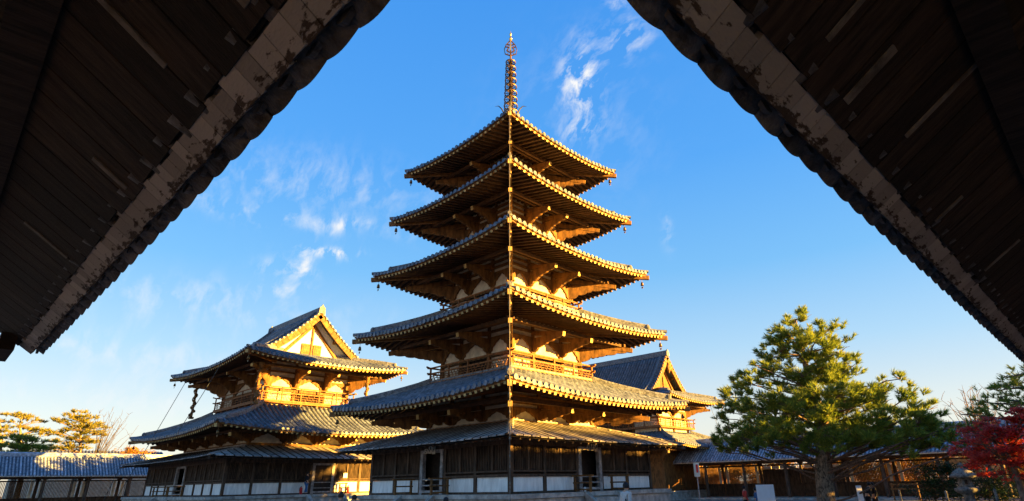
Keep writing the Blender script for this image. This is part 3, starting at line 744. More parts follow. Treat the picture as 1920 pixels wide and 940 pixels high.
#CLOISTER
def cloister(name, label, origin, rz, x0, x1, detail=False, spacing=4.25, coff=0.0, backkinds=None, eave=2.15, ridge=4.25, hw=3.05, endwall=True, floor=-1.3, sill=-.1):
    root = thing(name, label, 'cloister', origin, rz, None)
    sl = (ridge-eave-.05)/hw; pitch = .295
    S_ = lambda x, d, side, dz=0: V((x, side*(hw-d), eave+.06+sl*d+dz))
    pan = MB(); ribs = MB(); ends = MB(); ra = MB(); brd = MB(); sof = MB()
    for side in (1, -1):
        if not (detail and side > 0): pan.grid([[S_(x0+(x1-x0)*j/8, d, side) for j in range(9)] for d in (-.02, hw)])
        else: pan.grid([[S_(x0+(x1-x0)*j/8, d, side, .04) for j in range(9)] for d in (.12, hw)])
        n = int((x1-x0)/pitch)
        for i in range(n+1):
            u = x0+.08+i*pitch; ds = []; mm = 9; na = 5
            for q in range(mm): ds += [(hw*q/mm, 1.0), (hw*(q+1)/mm-.005, .86)]
            vs = []; fs = []
            for (d, sc) in ds:
                c = S_(u, d, side)
                for a in range(na+1):
                    th = PI*a/na; vs.append(c+V((math.cos(th)*.085*sc, side*math.sin(th)*.05*sc, math.sin(th)*.095*sc)))
            for q in range(len(ds)-1):
                for a in range(na): fs.append((q*6+a, q*6+a+1, q*6+7+a, q*6+6+a))
            ribs.add(vs, fs, True)
            c = S_(u, 0, side, .02)
            if detail and side > 0:
                ov = V((0, side, 0)); hs_ = random.uniform(-.008, .008)
                # half-round cover tile, its hollow seen from below, and round end disc
                c = c+V((0, 0, hs_))
                ends.tube([c-ov*.03+V((0, 0, .03)), c-ov*.055+V((0, 0, .03))], .088, 20, smooth=False); ends.tube([c-ov*.055+V((0, 0, .03)), c-ov*.30+V((0, 0, .14))], [.078, .08], 14)
                # curved pan tile between
                q = []; q2 = []
                for a in range(9):
                    uu = u+pitch*(a/8); sag = -.032*math.sin(PI*a/8)
                    q.append(V((uu, side*(hw+.02), eave+.03+sag+hs_))); q2.append(V((uu, side*(hw-.30), eave+.05+sag+.30*sl*.9)))
                up = V((0, 0, .05))
                ends.add(q+q2+[p+up for p in q]+[p+up for p in q2], [(i_, i_+1, 9+i_+1, 9+i_) for i_ in range(8)]+[(i_, i_+1, 18+i_+1, 18+i_) for i_ in range(8)]+[(18+i_, 18+i_+1, 27+i_+1, 27+i_) for i_ in range(8)])
            else:
                ends.tube([c+V((0, side*.04, 0)), c-V((0, side*.02, 0))], .10, 8)
    rid = MB(); rid.box(((x0+x1)/2, 0, ridge+.12), (x1-x0+.1, .3, .36)); rid.box(((x0+x1)/2, 0, ridge+.06), (x1-x0+.1, .4, .05))
    rid.tube([(x0-.05, 0, ridge+.34), (x1+.05, 0, ridge+.34)], .095, 8)
    for x, s_ in ((x0-.08, -1), (x1+.08, 1)): rid.box((x, 0, ridge+.2), (.14, .42, .6)); 
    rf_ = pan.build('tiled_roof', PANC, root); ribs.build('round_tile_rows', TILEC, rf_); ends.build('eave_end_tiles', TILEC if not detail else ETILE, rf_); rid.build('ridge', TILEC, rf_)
    # underside
    for side in (1, -1):
        if detail and side > 0:
            # weathered short boards under the tiles
            u = x0+.02
            while u < x1-.1:
                w_ = random.choice((.12, .15, .17, .2)); d0 = .085+random.uniform(-.006, .006); d1 = .22+random.choice((0, 0, .0, .012, .03, -.01))+random.uniform(-.006, .006)
                a = S_(u+w_/2, d0, side, -.085+random.uniform(-.003, .003)); b = S_(u+w_/2, d1, side, -.085)
                brd.beam(a, b, w_-.006, .045, up=(0, 0, 1)); u += w_
            pass
            u = x0+.02
            while u < x1-.05:
                w_ = random.choice((.16, .2, .24, .28)); w_ = min(w_, x1-u)
                dz = random.uniform(-.012, .012); a = S_(u+w_/2, .235, side, -.07+dz); b = S_(u+w_/2, hw, side, -.07+dz)
                sof.beam(a, b, w_-.006, .03); u += w_
            n = int((x1-x0)/.30)
            for i in range(n):
                u = x0+.15+i*.30; ra.beam(S_(u, .245+random.uniform(-.02, .02), side, -.105), S_(u, hw, side, -.105), .285, .03)
        else:
            brd.beam((x0, side*(hw-.08), eave-.02), (x1, side*(hw-.08), eave-.02), .1, .10)
            sof.grid([[S_(x0+(x1-x0)*j/8, d, side, -.10) for j in range(9)] for d in (.08, hw)])
            n = int((x1-x0)/.36)
            for i in range(n): u = x0+.18+i*.36; ra.beam(S_(u, .05, side, -.155), S_(u, hw, side, -.155), .10, .10)
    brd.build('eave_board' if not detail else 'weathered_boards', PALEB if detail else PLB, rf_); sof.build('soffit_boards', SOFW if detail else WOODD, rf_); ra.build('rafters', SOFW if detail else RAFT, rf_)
    # frame
    if detail:   # pale replacement strips among the old boards
        for (u, d0, d1, w_) in ((1.1, .33, .62, .07), (1.9, .45, .95, .045), (3.3, .30, .52, .05), (.6, .42, .9, .04), (5.2, .35, .7, .05)):
            m = MB(); uu = (x1-u-.6) if rz > 0 else (x0+5.6+u-.0)
            m.beam(S_(uu, d0, 1, -.127), S_(uu, d1, 1, -.127), w_, .012); m.build('repair_strip', STRIP, rf_)
    fr = MB()
    for side in (1, -1):
        if detail and side > 0: fr.beam((x0+.1, side*2.05, eave+.60), (x1-.1, side*2.05, eave+.60), .2, .2); continue
        fr.beam((x0+.1, side*2.05, eave-.10), (x1-.1, side*2.05, eave-.10), .2, .26)
        fr.beam((x0+.1, side*2.05, eave+.22), (x1-.1, side*2.05, eave+.22), .16, .2)
        if not detail: fr.beam((x0+.1, side*2.45, eave-.12), (x1-.1, side*2.45, eave-.12), .02, .02)
    if detail: fr.beam((x0-.55, 2.66, eave+.08), (x0+.45, 2.66, eave+.08), .17, .22)
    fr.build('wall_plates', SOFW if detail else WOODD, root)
    c = x0+.3+coff
    xs = []
    while c < x1: xs.append(c); c += spacing
    for c in xs:
        for side in ((1, -1) if not detail else (-1,)):
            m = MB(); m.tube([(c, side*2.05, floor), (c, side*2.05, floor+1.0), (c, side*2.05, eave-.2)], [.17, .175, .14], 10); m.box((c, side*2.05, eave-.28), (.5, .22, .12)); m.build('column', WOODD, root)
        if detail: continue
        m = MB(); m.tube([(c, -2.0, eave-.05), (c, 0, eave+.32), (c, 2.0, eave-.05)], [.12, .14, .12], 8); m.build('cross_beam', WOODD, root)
    # floor slab and back wall
    m = MB(); m.box(((x0+x1)/2, 0, (-1.5+floor)/2), (x1-x0, 5.3, floor+1.5)); m.build('stone_base', STONE, root)
    bw = MB(); lw = MB(); pw = MB(); sq = MB()
    for i, (a, b) in enumerate(zip(xs[:-1], xs[1:])):
        kind = backkinds[i % len(backkinds)] if backkinds else 'lattice'
        bw.beam((a, -2.05, sill), (b, -2.05, sill), .14, .14); bw.beam((a, -2.05, eave-.42), (b, -2.05, eave-.42), .14, .14); bw.beam((a, -2.05, floor+.07), (b, -2.05, floor+.07), .14, .14)
        bw.box(((a+b)/2, -2.05, (floor+.14+sill-.07)/2), (b-a-.2, .06, sill-floor-.21))
        lw = MB()
        if kind == 'lattice':
            for s_ in (.42, -.42): pw.box((a+(.44 if s_ > 0 else b-a-.44), -2.03, (sill+.07+eave-.5)/2), (.26, .08, eave-sill-.57))
            n = int((b-a-1.3)/.125)
            for q in range(n): lw.box((a+.65+(b-a-1.3)*(q+.5)/n, -2.05, (sill+.07+eave-.49)/2), (.062, .062, eave-sill-.56))
            lw.build('lattice_bars', RAFT, root)
        elif kind == 'doors':
            bw.box(((a+b)/2, -2.02, (floor+.1+eave-.85)/2), (b-a-.4, .06, eave-floor-.95))
            for q in range(14): bw.box((a+.3+(b-a-.6)*(q+.5)/14, -1.97, (floor+.1+eave-.85)/2), (.04, .04, eave-floor-1.0))
            for q in range(4): sq.box((a+.4+(b-a-.8)*(q+.5)/4, -1.98, eave-.66), ((b-a-.8)/4-.08, .05, .26))
        elif kind == 'plaster':
            pw.box(((a+b)/2, -2.05, (floor+.5+eave-.5)/2), (b-a-.3, .07, eave-floor-1.0))
    bw.build('back_wall_frame', WOODD, root); pw.build('plaster_wall', PLB, root)
    if sq.v: sq.build('white_transom_panels', PLA, root)
    return root
TILEC = mat('sky_sheen_tile', (.29, .34, .43), .40, .3, 3.2, bump=.35, bscale=22, spec=.55, island=.3)  # paler, bluer tile: sky reflection on the cloister roofs put into the colour
PANC = mat('sky_sheen_pan_tile', (.09, .105, .14), .5, .3, 4, bump=.4)  # pan tile lightened to go with the painted sky reflection
ETILE = mat('dark_eave_tile', (.07, .073, .08), .55, .4, 9, bump=.5, island=.45)
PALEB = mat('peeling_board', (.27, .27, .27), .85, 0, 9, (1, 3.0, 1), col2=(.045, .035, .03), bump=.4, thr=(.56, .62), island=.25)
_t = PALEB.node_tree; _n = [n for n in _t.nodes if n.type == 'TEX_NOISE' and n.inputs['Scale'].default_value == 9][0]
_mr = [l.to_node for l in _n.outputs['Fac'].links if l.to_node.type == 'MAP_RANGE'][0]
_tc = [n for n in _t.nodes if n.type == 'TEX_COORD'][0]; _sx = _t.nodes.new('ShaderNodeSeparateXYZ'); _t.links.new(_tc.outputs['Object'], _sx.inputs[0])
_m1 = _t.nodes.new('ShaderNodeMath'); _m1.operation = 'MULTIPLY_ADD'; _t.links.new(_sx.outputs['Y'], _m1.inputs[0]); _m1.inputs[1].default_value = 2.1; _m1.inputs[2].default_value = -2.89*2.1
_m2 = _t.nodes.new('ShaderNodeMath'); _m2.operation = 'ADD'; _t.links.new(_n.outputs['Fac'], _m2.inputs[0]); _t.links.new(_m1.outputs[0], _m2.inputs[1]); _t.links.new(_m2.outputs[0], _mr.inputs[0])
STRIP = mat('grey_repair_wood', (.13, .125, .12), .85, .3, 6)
SOFW = mat('near_black_board', (.020, .014, .011), .85, .42, 4, (5, .5, 1), bump=.35, island=.55)  # near-black board tone, varied strongly from board to board

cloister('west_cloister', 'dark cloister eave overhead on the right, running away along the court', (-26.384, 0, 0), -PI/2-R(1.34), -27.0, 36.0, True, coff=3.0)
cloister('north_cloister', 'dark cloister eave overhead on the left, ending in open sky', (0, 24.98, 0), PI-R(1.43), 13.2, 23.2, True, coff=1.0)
cloister('south_cloister', 'low tiled cloister with open columns behind the large pine', (0, -39.05, 0), 0, -22.7, 12.5, False, coff=.75, spacing=4.25, backkinds=['lattice', 'plaster', 'lattice', 'lattice', 'doors', 'doors', 'lattice', 'lattice'])
cloister('east_cloister', 'low tiled cloister at the far left edge of the court', (63.05, 0, 0), PI/2, -14, 34, False, coff=1.2, spacing=3.9, backkinds=['lattice', 'lattice'])
#DETAILS
CAM = V((-23.72, 23.35, 0.38))
def px(x, y, D):
    """point seen at photo pixel x,y at horizontal distance D: used once to survey where things stand"""
    d = R2*((x-1005.05)/1077.34)-U2*((y-468.5)/1077.34)+Fv
    return CAM+d*(D/math.hypot(d.x, d.y))
RT = V((R2.x, R2.y, 0)).normalized(); FW = V((Fv.x, Fv.y, 0)).normalized()
# wind bells under every visible corner
POS = ['left', 'near', 'right', 'rear']
LVN = ['lowest', 'second', 'third', 'fourth', 'topmost']
for i, (q, z) in enumerate(((7.08, 4.05+.38), (6.49, 8.51), (5.96, 12.31), (5.40, 16.03), (4.89, 19.48))):
    for (sx, sy, nm) in ((1, 1, 'left'), (-1, 1, 'near'), (-1, -1, 'right')):
        o = q-.28
        bell((sx*o, sy*o, z-.58), 'bronze wind bell under the %s corner of the %s large pagoda roof' % (nm, LVN[i]))
for (hx, hy, z, nm) in ((9.9, 8.6, 4.62, 'lower'), (8.35, 6.9, 9.98, 'upper')):
    for (sx, sy, c) in ((1, 1, 'left'), (-1, 1, 'near'), (-1, -1, 'right')):
        if nm == 'lower' and c == 'right': continue
        bell((28+sx*(hx-.3), .6+sy*(hy-.3), z-.6), 'bronze wind bell under the %s corner of the %s roof of the left hall' % (c, nm))
bell((19-10.3, -38.2-5.9, 9.17-.6), 'bronze wind bell under the right upper corner of the gate hall behind the pagoda')
# railings beside the doors
for (loc, o, lab) in (((.95+.45, 5.45, 0), (0, 1), 'dark wooden railing left of the pagoda door on its shaded left side'), ((-1.4, 5.45, 0), (0, 1), 'dark wooden railing right of the pagoda door on its shaded left side'),
                      ((-5.45, 1.35, 0), (-1, 0), 'dark wooden railing left of the pagoda door on its sunlit right side'), ((-5.45, -1.5, 0), (-1, 0), 'dark wooden railing right of the pagoda door, in front of a white panel'),
                      ((28-8.7, .6-1.3, 0), (-1, 0), 'dark wooden railing right of the dark double door of the left hall'), ((28+1.9, .6+7.2, 0), (0, 1), 'dark wooden railing by the far left doorway of the left hall'), ((28-1.5, .6+7.2, 0), (0, 1), 'dark wooden railing nearer than the far left doorway of the left hall')):
    stair_rail((loc[0], loc[1], 0.0), (*o, 0), lab)
# closed double door of the hall
m = MB()
for k in (-1, 1): m.box((19.47, .65+k*.44, 1.02), (.10, .84, 1.95))
m.build('double_door', DARK, None); dd = bpy.data.objects['double_door']; dd.parent = kh; dd.location = (-28, -.6, 0)
# paper talismans on the pagoda lintel
def placards(loc, rz, label):
    t = thing('paper_placard', label, 'placard', loc, rz)
    for i, (x, h, z) in enumerate(((-.36, .42, 0), (-.08, .40, .02), (.24, .22, -.06))):
        m = MB(); m.box((x, 0, z), (.22, .015, h)); p = m.build('placard_sheet', PLB, t)
        m = MB(); m.box((x-.02, .012, z+.04), (.07, .008, h*.35)); m.box((x+.04, .012, z-.06), (.05, .008, h*.25)); m.build('ink_mark', CLOTHK, p)
placards((.18, 5.43, 2.0), 0, 'old paper placards hung over the doorway on the shaded side of the pagoda')
placards((-5.43, -.1, 2.0), PI/2, 'old paper placards hung over the doorway on the sunlit side of the pagoda')
m = MB(); m.box((28-8.62, .6-1.75, 1.25), (.03, .34, .34)); tag(m.build('paper_notice', PAPER), 'small white paper notice on the golden lit wall of the left hall', 'notice')
# hall cables
for i, (a, b) in enumerate((((28+3.2, .6+6.9, 9.6), (28+7.6, .6+9.6, -1.4)), ((28-4.4, .6+7.0, 9.7), (28-3.6, .6+8.9, 4.3)), ((28+8.9, .6+8.7, 4.4), (28+9.6, .6+9.8, -1.4)))):
    m = MB(); A, B = V(a), V(b); m.tube([A, A.lerp(B, .5)-V((0, 0, .12)), B], .022, 5)
    tag(m.build('grounding_cable', IRON), ['long thin cable slanting from the upper roof of the left hall to the ground', 'short thin cable between the two roofs of the left hall near its corner', 'thin cable from the lower left corner roof of the left hall'][i], 'cable')
m = MB(); m.tube([(8.9+1.0, -43.4, 9.0), (9.2, -44.6, 4.2)], .02, 5); tag(m.build('grounding_cable', IRON), 'thin cable hanging between the two roofs of the gate hall', 'cable')
# red fire extinguishers
for i, y in enumerate((2.35, -1.35)):
    t = thing('fire_extinguisher', ['red fire extinguisher left of the dark double door of the left hall', 'red fire extinguisher at the right railing of the left hall'][i], 'extinguisher', (18.95, .6+y-.5, 0), 0, 'fire extinguishers at the hall')
    m = MB(); m.lathe((0, 0, 0), [(0, 0), (.10, .0), (.10, .38), (.07, .46), (.03, .48), (.0, .48)], 12); m.build('cylinder_body', REDP, t)
    m = MB(); m.box((0, 0, .52), (.12, .04, .05)); m.tube([(0, .05, .5), (0, .13, .4), (0, .13, .2)], .015, 5); m.build('nozzle', IRON, t)
m = MB(); m.lathe((-5.75, .95, 0), [(0, 0), (.05, 0), (.055, .1), (.03, .16), (.03, .2), (0, .2)], 10); tag(m.build('white_bottle', PLA), 'small white bottle standing on the pagoda podium by the door railing', 'bottle')

# ------------------------------------------------ trees
def tuft(mb, c, d, l, n, wd, spread=.9, back=.35):
    d = d.normalized(); a = d.orthogonal().normalized(); b = d.cross(a)
    for i in range(n):
        th = random.uniform(0, 2*PI); s_ = random.uniform(.15, spread); f = random.uniform(0, back)
        v = (d+(a*math.cos(th)+b*math.sin(th))*s_).normalized()*l*random.uniform(.7, 1.1)
        o = c-d*f*l*2; sd_ = v.cross(d+V((.01, .02, .03))).normalized()*wd
        k = len(mb.v); mb.v += [tuple(o+sd_), tuple(o-sd_), tuple(o+v)]; mb.f.append((k, k+1, k+2)); mb.sm.append(False)
def limb(mb, a, b, r0, r1, bend=.12, n=6):
    a, b = V(a), V(b); L_ = (b-a).length; off = V((random.uniform(-1, 1), random.uniform(-1, 1), random.uniform(-.3, 1)))*L_*bend
    pts = [a.lerp(b, i/n)+off*math.sin(PI*i/n)+V((random.uniform(-1, 1), random.uniform(-1, 1), random.uniform(-1, 1)))*L_*.015 for i in range(n+1)]
    mb.tube(pts, [r0+(r1-r0)*i/n for i in range(n+1)], 6, caps=False); return pts
def pine(name, label, base, trunk, lobes, leaf, needle=.2, wd=.009, dens=75, nper=11, flat=.55, group=None, cat='pine tree', trad=.45, cup=.6, tight=.36):
    t = thing(name, label, cat, base, 0, group); B = V(base)
    tp = [V(p)-B for p in trunk]; K = len(tp)
    m = MB(); pts = []; rr = []
    for i in range(K-1):
        for q in range(4): pts.append(tp[i].lerp(tp[i+1], q/4)+V((random.uniform(-.03, .03), random.uniform(-.03, .03), 0))); rr.append(trad*(1-(i+q/4)/(K-1))**.8*.9+.05)
    pts.append(tp[-1]); rr.append(.03); rr[0] *= 1.25
    m.tube(pts, rr, 10); m.build('trunk', BARK, t)
    br = MB(); cr = MB()
    for (c, r) in lobes:
        c = V(c)-B
        # attach to the trunk a little lower than the lobe
        best = min(pts, key=lambda p: abs(p.z-(c.z-.35*(c-V((p.x, p.y, c.z))).length)))
        limb(br, best, c-V((0, 0, r*flat*.35)), .04+.03*r, .025, .08)
        for q in range(int(4+3*r)):
            e = c+V((random.gauss(0, 1), random.gauss(0, 1), 0)).normalized()*r*.75+V((0, 0, random.uniform(-.2, .3)*r)); limb(br, c-V((0, 0, r*flat*.3)), e, .022, .008, .1, 3)
        n = int(dens*r*r*4)
        subs = [V((random.gauss(0, .5), random.gauss(0, .5), random.gauss(0, .45)*flat)) for _ in range(max(5, int(13*r)))]
        for q in range(n):
            s_ = random.choice(subs); v = V((random.gauss(0, 1), random.gauss(0, 1), random.gauss(0, 1))).normalized()*random.uniform(.55, 1)
            p = c+(s_+V((v.x*tight, v.y*tight, v.z*tight*.8*flat)))*r
            d = V((v.x, v.y, v.z*.6+cup))+V((p.x-tp[0].x*0-best.x, p.y-best.y, 0)).normalized()*.5
            tuft(cr, p, d, needle, nper, wd)
    br.build('branches', BRANCH, t); cr.build('crown', leaf, t)
    return t
def lobes_px(L_, D, depth, kx=1.0):
    out_ = []
    for (x, y, r) in L_:
        pc = px(x, y, D); rr = r*((pc-CAM).dot(Fv))/1077.34
        for s_ in depth: out_.append((px(x, y, D)+FW*(s_+random.uniform(-.5, .5)), rr))
    return out_
Dp = 38
top = [(1488, 602, 20), (1462, 630, 26), (1518, 630, 26), (1554, 612, 12), (1442, 660, 27), (1492, 660, 34), (1545, 664, 26), (1566, 640, 12), (1432, 694, 22), (1480, 704, 34), (1535, 704, 38), (1572, 690, 20), (1505, 742, 30)]
mid = [(1388, 700, 14), (1378, 728, 22), (1362, 768, 18), (1402, 756, 26), (1440, 768, 32), (1500, 775, 36), (1556, 748, 34), (1600, 746, 28), (1636, 718, 14), (1652, 748, 24), (1684, 772, 20), (1598, 790, 34), (1650, 796, 32), (1700, 800, 26)]
low = [(1372, 815, 24), (1410, 815, 30), (1372, 838, 18), (1450, 824, 30), (1505, 820, 32), (1575, 824, 32), (1632, 826, 30), (1690, 828, 28), (1740, 806, 18), (1735, 832, 22), (1762, 800, 10), (1356, 800, 10), (1345, 822, 8)]
bt = px(1545, 938, Dp); bt.z = -1.5
trk = [bt, px(1544, 890, Dp), px(1542, 820, Dp), px(1530, 750, Dp), px(1512, 690, Dp), px(1492, 600, Dp)]
top, mid, low = [[(x+9, y, r) for (x, y, r) in q] for q in (top, mid, low)]
lb = lobes_px(top, Dp, (-.9, .9))+lobes_px(mid, Dp, (-2.4, 0, 2.4))+lobes_px(low, Dp, (-3.0, -.5, 2.2))
pine('large_pine_tree', 'large bushy pine with golden lit top in front of the cloister', bt, trk, lb, PINE, needle=.30, wd=.018, dens=62, nper=11, flat=.85, tight=.33, trad=.50)
Dq = 34
l2 = [(1905, 700, 20), (1880, 725, 24), (1915, 745, 28), (1850, 748, 20), (1838, 770, 16), (1875, 770, 26), (1935, 780, 30), (1840, 800, 14), (1940, 710, 30)]
b2 = px(1935, 900, Dq); b2.z = -1.5
pine('pine_tree', 'thin spreading pine behind the red maple at the right edge', b2, [b2, px(1935, 820, Dq), px(1925, 700, Dq)], lobes_px(l2, Dq, (-.6, .6)), PINE, needle=.25, wd=.016, dens=34, nper=9, flat=.6, trad=.22)
Dl = 95
for nm, lab, bx, tx, L3, mt in (
    ('pine_tree', 'golden lit layered pine left of the bare tree, beyond the left cloister', (150, 870), (152, 770), [(150, 772, 9), (135, 778, 10), (165, 780, 10), (150, 786, 14), (115, 788, 10), (128, 792, 10), (172, 794, 14), (150, 800, 15), (185, 800, 9), (135, 806, 12), (170, 810, 15), (112, 812, 10), (190, 815, 9), (150, 820, 16), (175, 828, 12), (118, 828, 12), (100, 808, 9), (140, 838, 16), (105, 840, 12)], PINE2),
    ('pine_tree', 'pine with a flat umbrella top at the far left, beyond the left cloister', (38, 870), (38, 785), [(30, 778, 10), (48, 780, 12), (65, 786, 10), (75, 790, 7), (25, 790, 6), (40, 800, 9), (60, 804, 10), (80, 808, 10), (15, 808, 8), (92, 814, 8)], PINE2),
    ('pine_tree', 'dense dark green tree standing low beyond the left cloister', (50, 875), (50, 820), [(20, 822, 12), (40, 820, 14), (60, 822, 14), (78, 826, 12), (15, 836, 16), (40, 836, 18), (65, 838, 18), (85, 840, 11), (30, 850, 16), (60, 852, 16)], PINE),
    ('pine_tree', 'golden lit tree cut off by the left edge of the photo', (0, 870), (0, 790), [(2, 790, 9), (-8, 800, 12), (8, 800, 8), (0, 815, 10), (-12, 825, 14), (4, 835, 10), (-5, 850, 12)], PINE2)):
    bb_ = px(*bx, Dl); bb_.z = -1.5
    D_ = Dl if 'dense' not in lab else 90
    bb_ = px(*bx, D_); bb_.z = -1.5
    pine(nm, lab, bb_, [bb_, px(bx[0], 850, D_), px(*tx, D_)], lobes_px(L3, D_, (-.7, .7)), mt, needle=.42, wd=.035, dens=15, nper=8, flat=.34, trad=.3, group='trees beyond the left cloister')
b_ = px(250, 880, 100); b_.z = -1.5
broadleaf_later = (b_, [(248, 846, 12), (232, 852, 12), (266, 852, 12), (250, 856, 16), (238, 842, 6)])
BARKD = mat('dark_twig', (.07, .055, .045), .9, .2, 10)
def bare_tree(name, label, base, h, spread, lean, n=40, cat='bare tree', mt=BRANCH):
    t = thing(name, label, cat, base); m = MB(); m.tube([(0, 0, 0), (lean.x*.1, lean.y*.1, h*.3), (lean.x*.3, lean.y*.3, h*.55)], [.22, .16, .10], 8); m.build('trunk', mt, t)
    m = MB()
    for i in range(n):
        a = V((lean.x*.2, lean.y*.2, h*random.uniform(.25, .55))); th = random.uniform(0, 2*PI)
        b = a+V((math.cos(th), math.sin(th), 0))*spread*random.uniform(.1, 1)+lean*random.uniform(.3, .8); b.z = h*random.uniform(.75, 1.02)
        p = limb(m, a, b, .045, .012, .05, 5)
        for q in range(4):
            s_ = p[random.randint(2, 5)]; limb(m, s_, s_+V((random.uniform(-1, 1), random.uniform(-1, 1), random.uniform(.3, 1.4)))*spread*.22, .018, .006, .05, 3)
    m.build('bare_branches', mt, t)
bb_ = px(165, 870, 92); bb_.z = -1.5
bare_tree('bare_tree', 'leafless tree with long thin upright twigs beyond the left cloister', bb_, 11.4, 2.4, RT*3.2, 20, mt=BARKD)
bb_ = px(1850, 870, 52); bb_.z = -1.5
bare_tree('bare_tree', 'leafless twiggy tree behind the cloister roof at the right', bb_, 7.4, 2.2, RT*.5, 40)

def leaf_cloud(mb, c, r, n, size, flat=.5):
    for i in range(n):
        v = V((random.gauss(0, .5), random.gauss(0, .5), random.gauss(0, .5)*flat))*r
        p = c+v; a = V((random.uniform(-1, 1), random.uniform(-1, 1), random.uniform(-.5, .5))).normalized(); b = a.cross(V((random.uniform(-.4, .4), random.uniform(-.4, .4), 1))).normalized()
        s_ = size*random.uniform(.6, 1.2); k = len(mb.v)
        mb.v += [tuple(p-a*s_), tuple(p-b*s_*.55), tuple(p+a*s_), tuple(p+b*s_*.55)]; mb.f.append((k, k+1, k+2, k+3)); mb.sm.append(False)
def broadleaf(name, label, cat, base, trunk, lobes, leaf, size, dens, flat=.5, trad=.15, group=None, bark=BRANCH, lname='foliage'):
    t = thing(name, label, cat, base, 0, group); B = V(base); m = MB(); pts = [V(p)-B for p in trunk]
    m.tube(pts, [trad*(1-.6*i/(len(pts)-1)) for i in range(len(pts))], 8); m.build('trunk', bark, t)
    br = MB(); cr = MB()
    for (c, r) in lobes:
        c = V(c)-B; st = pts[-1] if random.random() < .6 else pts[-2]
        limb(br, st, c, trad*.35, .012, .12, 6)
        for q in range(4): limb(br, c, c+V((random.uniform(-1, 1), random.uniform(-1, 1), random.uniform(-.2, .3)))*r, .012, .004, .1, 3)
        for q in range(int(4+r*3)): 
            cc = c+V((random.gauss(0, .5), random.gauss(0, .5), random.gauss(0, .4)*flat))*r
            leaf_cloud(cr, cc, r*.55, int(dens*r*r/(4+r*3)*4), size, flat)
    br.build('branches', bark, t); cr.build(lname, leaf, t)
    return t
Dm = 17
bm_ = px(1918, 938, Dm); bm_.z = -1.5
ml = [(1800, 828, 14), (1815, 810, 20), (1840, 822, 26), (1870, 812, 28), (1905, 800, 30), (1830, 845, 24), (1865, 845, 30), (1900, 840, 32), (1935, 820, 30), (1850, 868, 22), (1885, 868, 28), (1920, 865, 30), (1880, 785, 16), (1905, 770, 20), (1935, 780, 30), (1840, 796, 12), (1895, 888, 20), (1925, 892, 22)]
broadleaf('maple_tree', 'red autumn maple in front of the cloister roof at the right edge', 'maple tree', bm_, [bm_, px(1912, 900, Dm), px(1898, 870, Dm), px(1890, 850, Dm)], lobes_px(ml, Dm, (-.25, .25)), MAPLE, .045, 900, .45, .10)
Db = 37
for lab, L4, mt, bx in (('dark green clipped bush left of the stone lantern', [(1735, 885, 24), (1770, 880, 26), (1750, 908, 26), (1720, 912, 16), (1780, 905, 24), (1790, 925, 22), (1740, 932, 22)], BUSH, 1755),
                        ('dark green spreading bush right of the stone lantern, under the maple', [(1825, 885, 22), (1855, 890, 26), (1885, 900, 22), (1840, 912, 28), (1870, 925, 26), (1820, 930, 22), (1900, 925, 20)], BUSH, 1855)):
    b_ = px(bx, 938, Db); b_.z = -1.5
    broadleaf('garden_bush', lab, 'bush', b_, [b_, b_+V((0, 0, .8))], lobes_px(L4, Db, (-.5, .5)), mt, .065, 300, .8, .06)
# golden trees outside the south cloister, seen through its lattice
for i in range(13):
    b_ = V((-21+3.4*i, -46.5-random.uniform(0, 2), -1.5))
    broadleaf('autumn_shrub', 'golden sunlit shrub outside the cloister, seen through the lattice, number %d from the right' % (i+1) if False else 'golden sunlit shrub seen through the lattice of the cloister', 'shrub', b_, [b_, b_+V((0, 0, 1.4))], [(b_+V((random.uniform(-1.3, 1.3), random.uniform(-.6, .6), random.uniform(1.2, 3.7))), 1.3) for _ in range(11)], GOLDL, .13, 150, .8, .08, group='golden shrubs outside the south cloister')
# trees west of the court (out of frame) that break up the low sun
for i, (x, y, h) in enumerate(((-36, -9.5, 10.0), (-37, -17.5, 10.4), (-35, -13, 9.4), (-38, -25, 8.0), (-38, -33, 7.0), (-36, -2, 6.8), (-36, 7, 6.5))):
    b_ = V((x, y, -1.5)); lob = [(b_+V((random.uniform(-1.8, 1.8), random.uniform(-2.2, 2.2), h-1.0-random.uniform(0, 4.2))), 1.15) for _ in range(14)]
    broadleaf('shade_tree', 'leafy tree outside the west cloister shading the court', 'tree', b_, [b_, b_+V((0, 0, h*.5)), b_+V((0, 0, h*.7))], lob, BUSH, .13, 70, .8, .2, group='trees outside the west cloister')

for i, (x, y) in enumerate(((42, -9), (42, -5.5), (43, -2.5))):  # trees added out of sight behind the hall, only to shade the east cloister
    b_ = V((x, y, -1.5)); lob = [(b_+V((random.uniform(-2, 2), random.uniform(-3, 3), 2.6+random.uniform(0, 5))), 1.7) for _ in range(22)]
    broadleaf('shade_tree', 'leafy tree added unseen behind the left hall to shade the far cloister', 'tree', b_, [b_, b_+V((0, 0, 3)), b_+V((0, 0, 5))], lob, BUSH, .22, 90, .8, .25, group='unseen trees added behind the left hall for shade')
broadleaf('autumn_tree', 'small golden treetop just left of the left hall, behind the cloister roof', 'tree', broadleaf_later[0], [broadleaf_later[0], broadleaf_later[0]+V((0, 0, 3)), broadleaf_later[0]+V((0, 0, 5))], lobes_px(broadleaf_later[1], 100, (-.5, .5)), GOLDL, .16, 60, .6, .15)
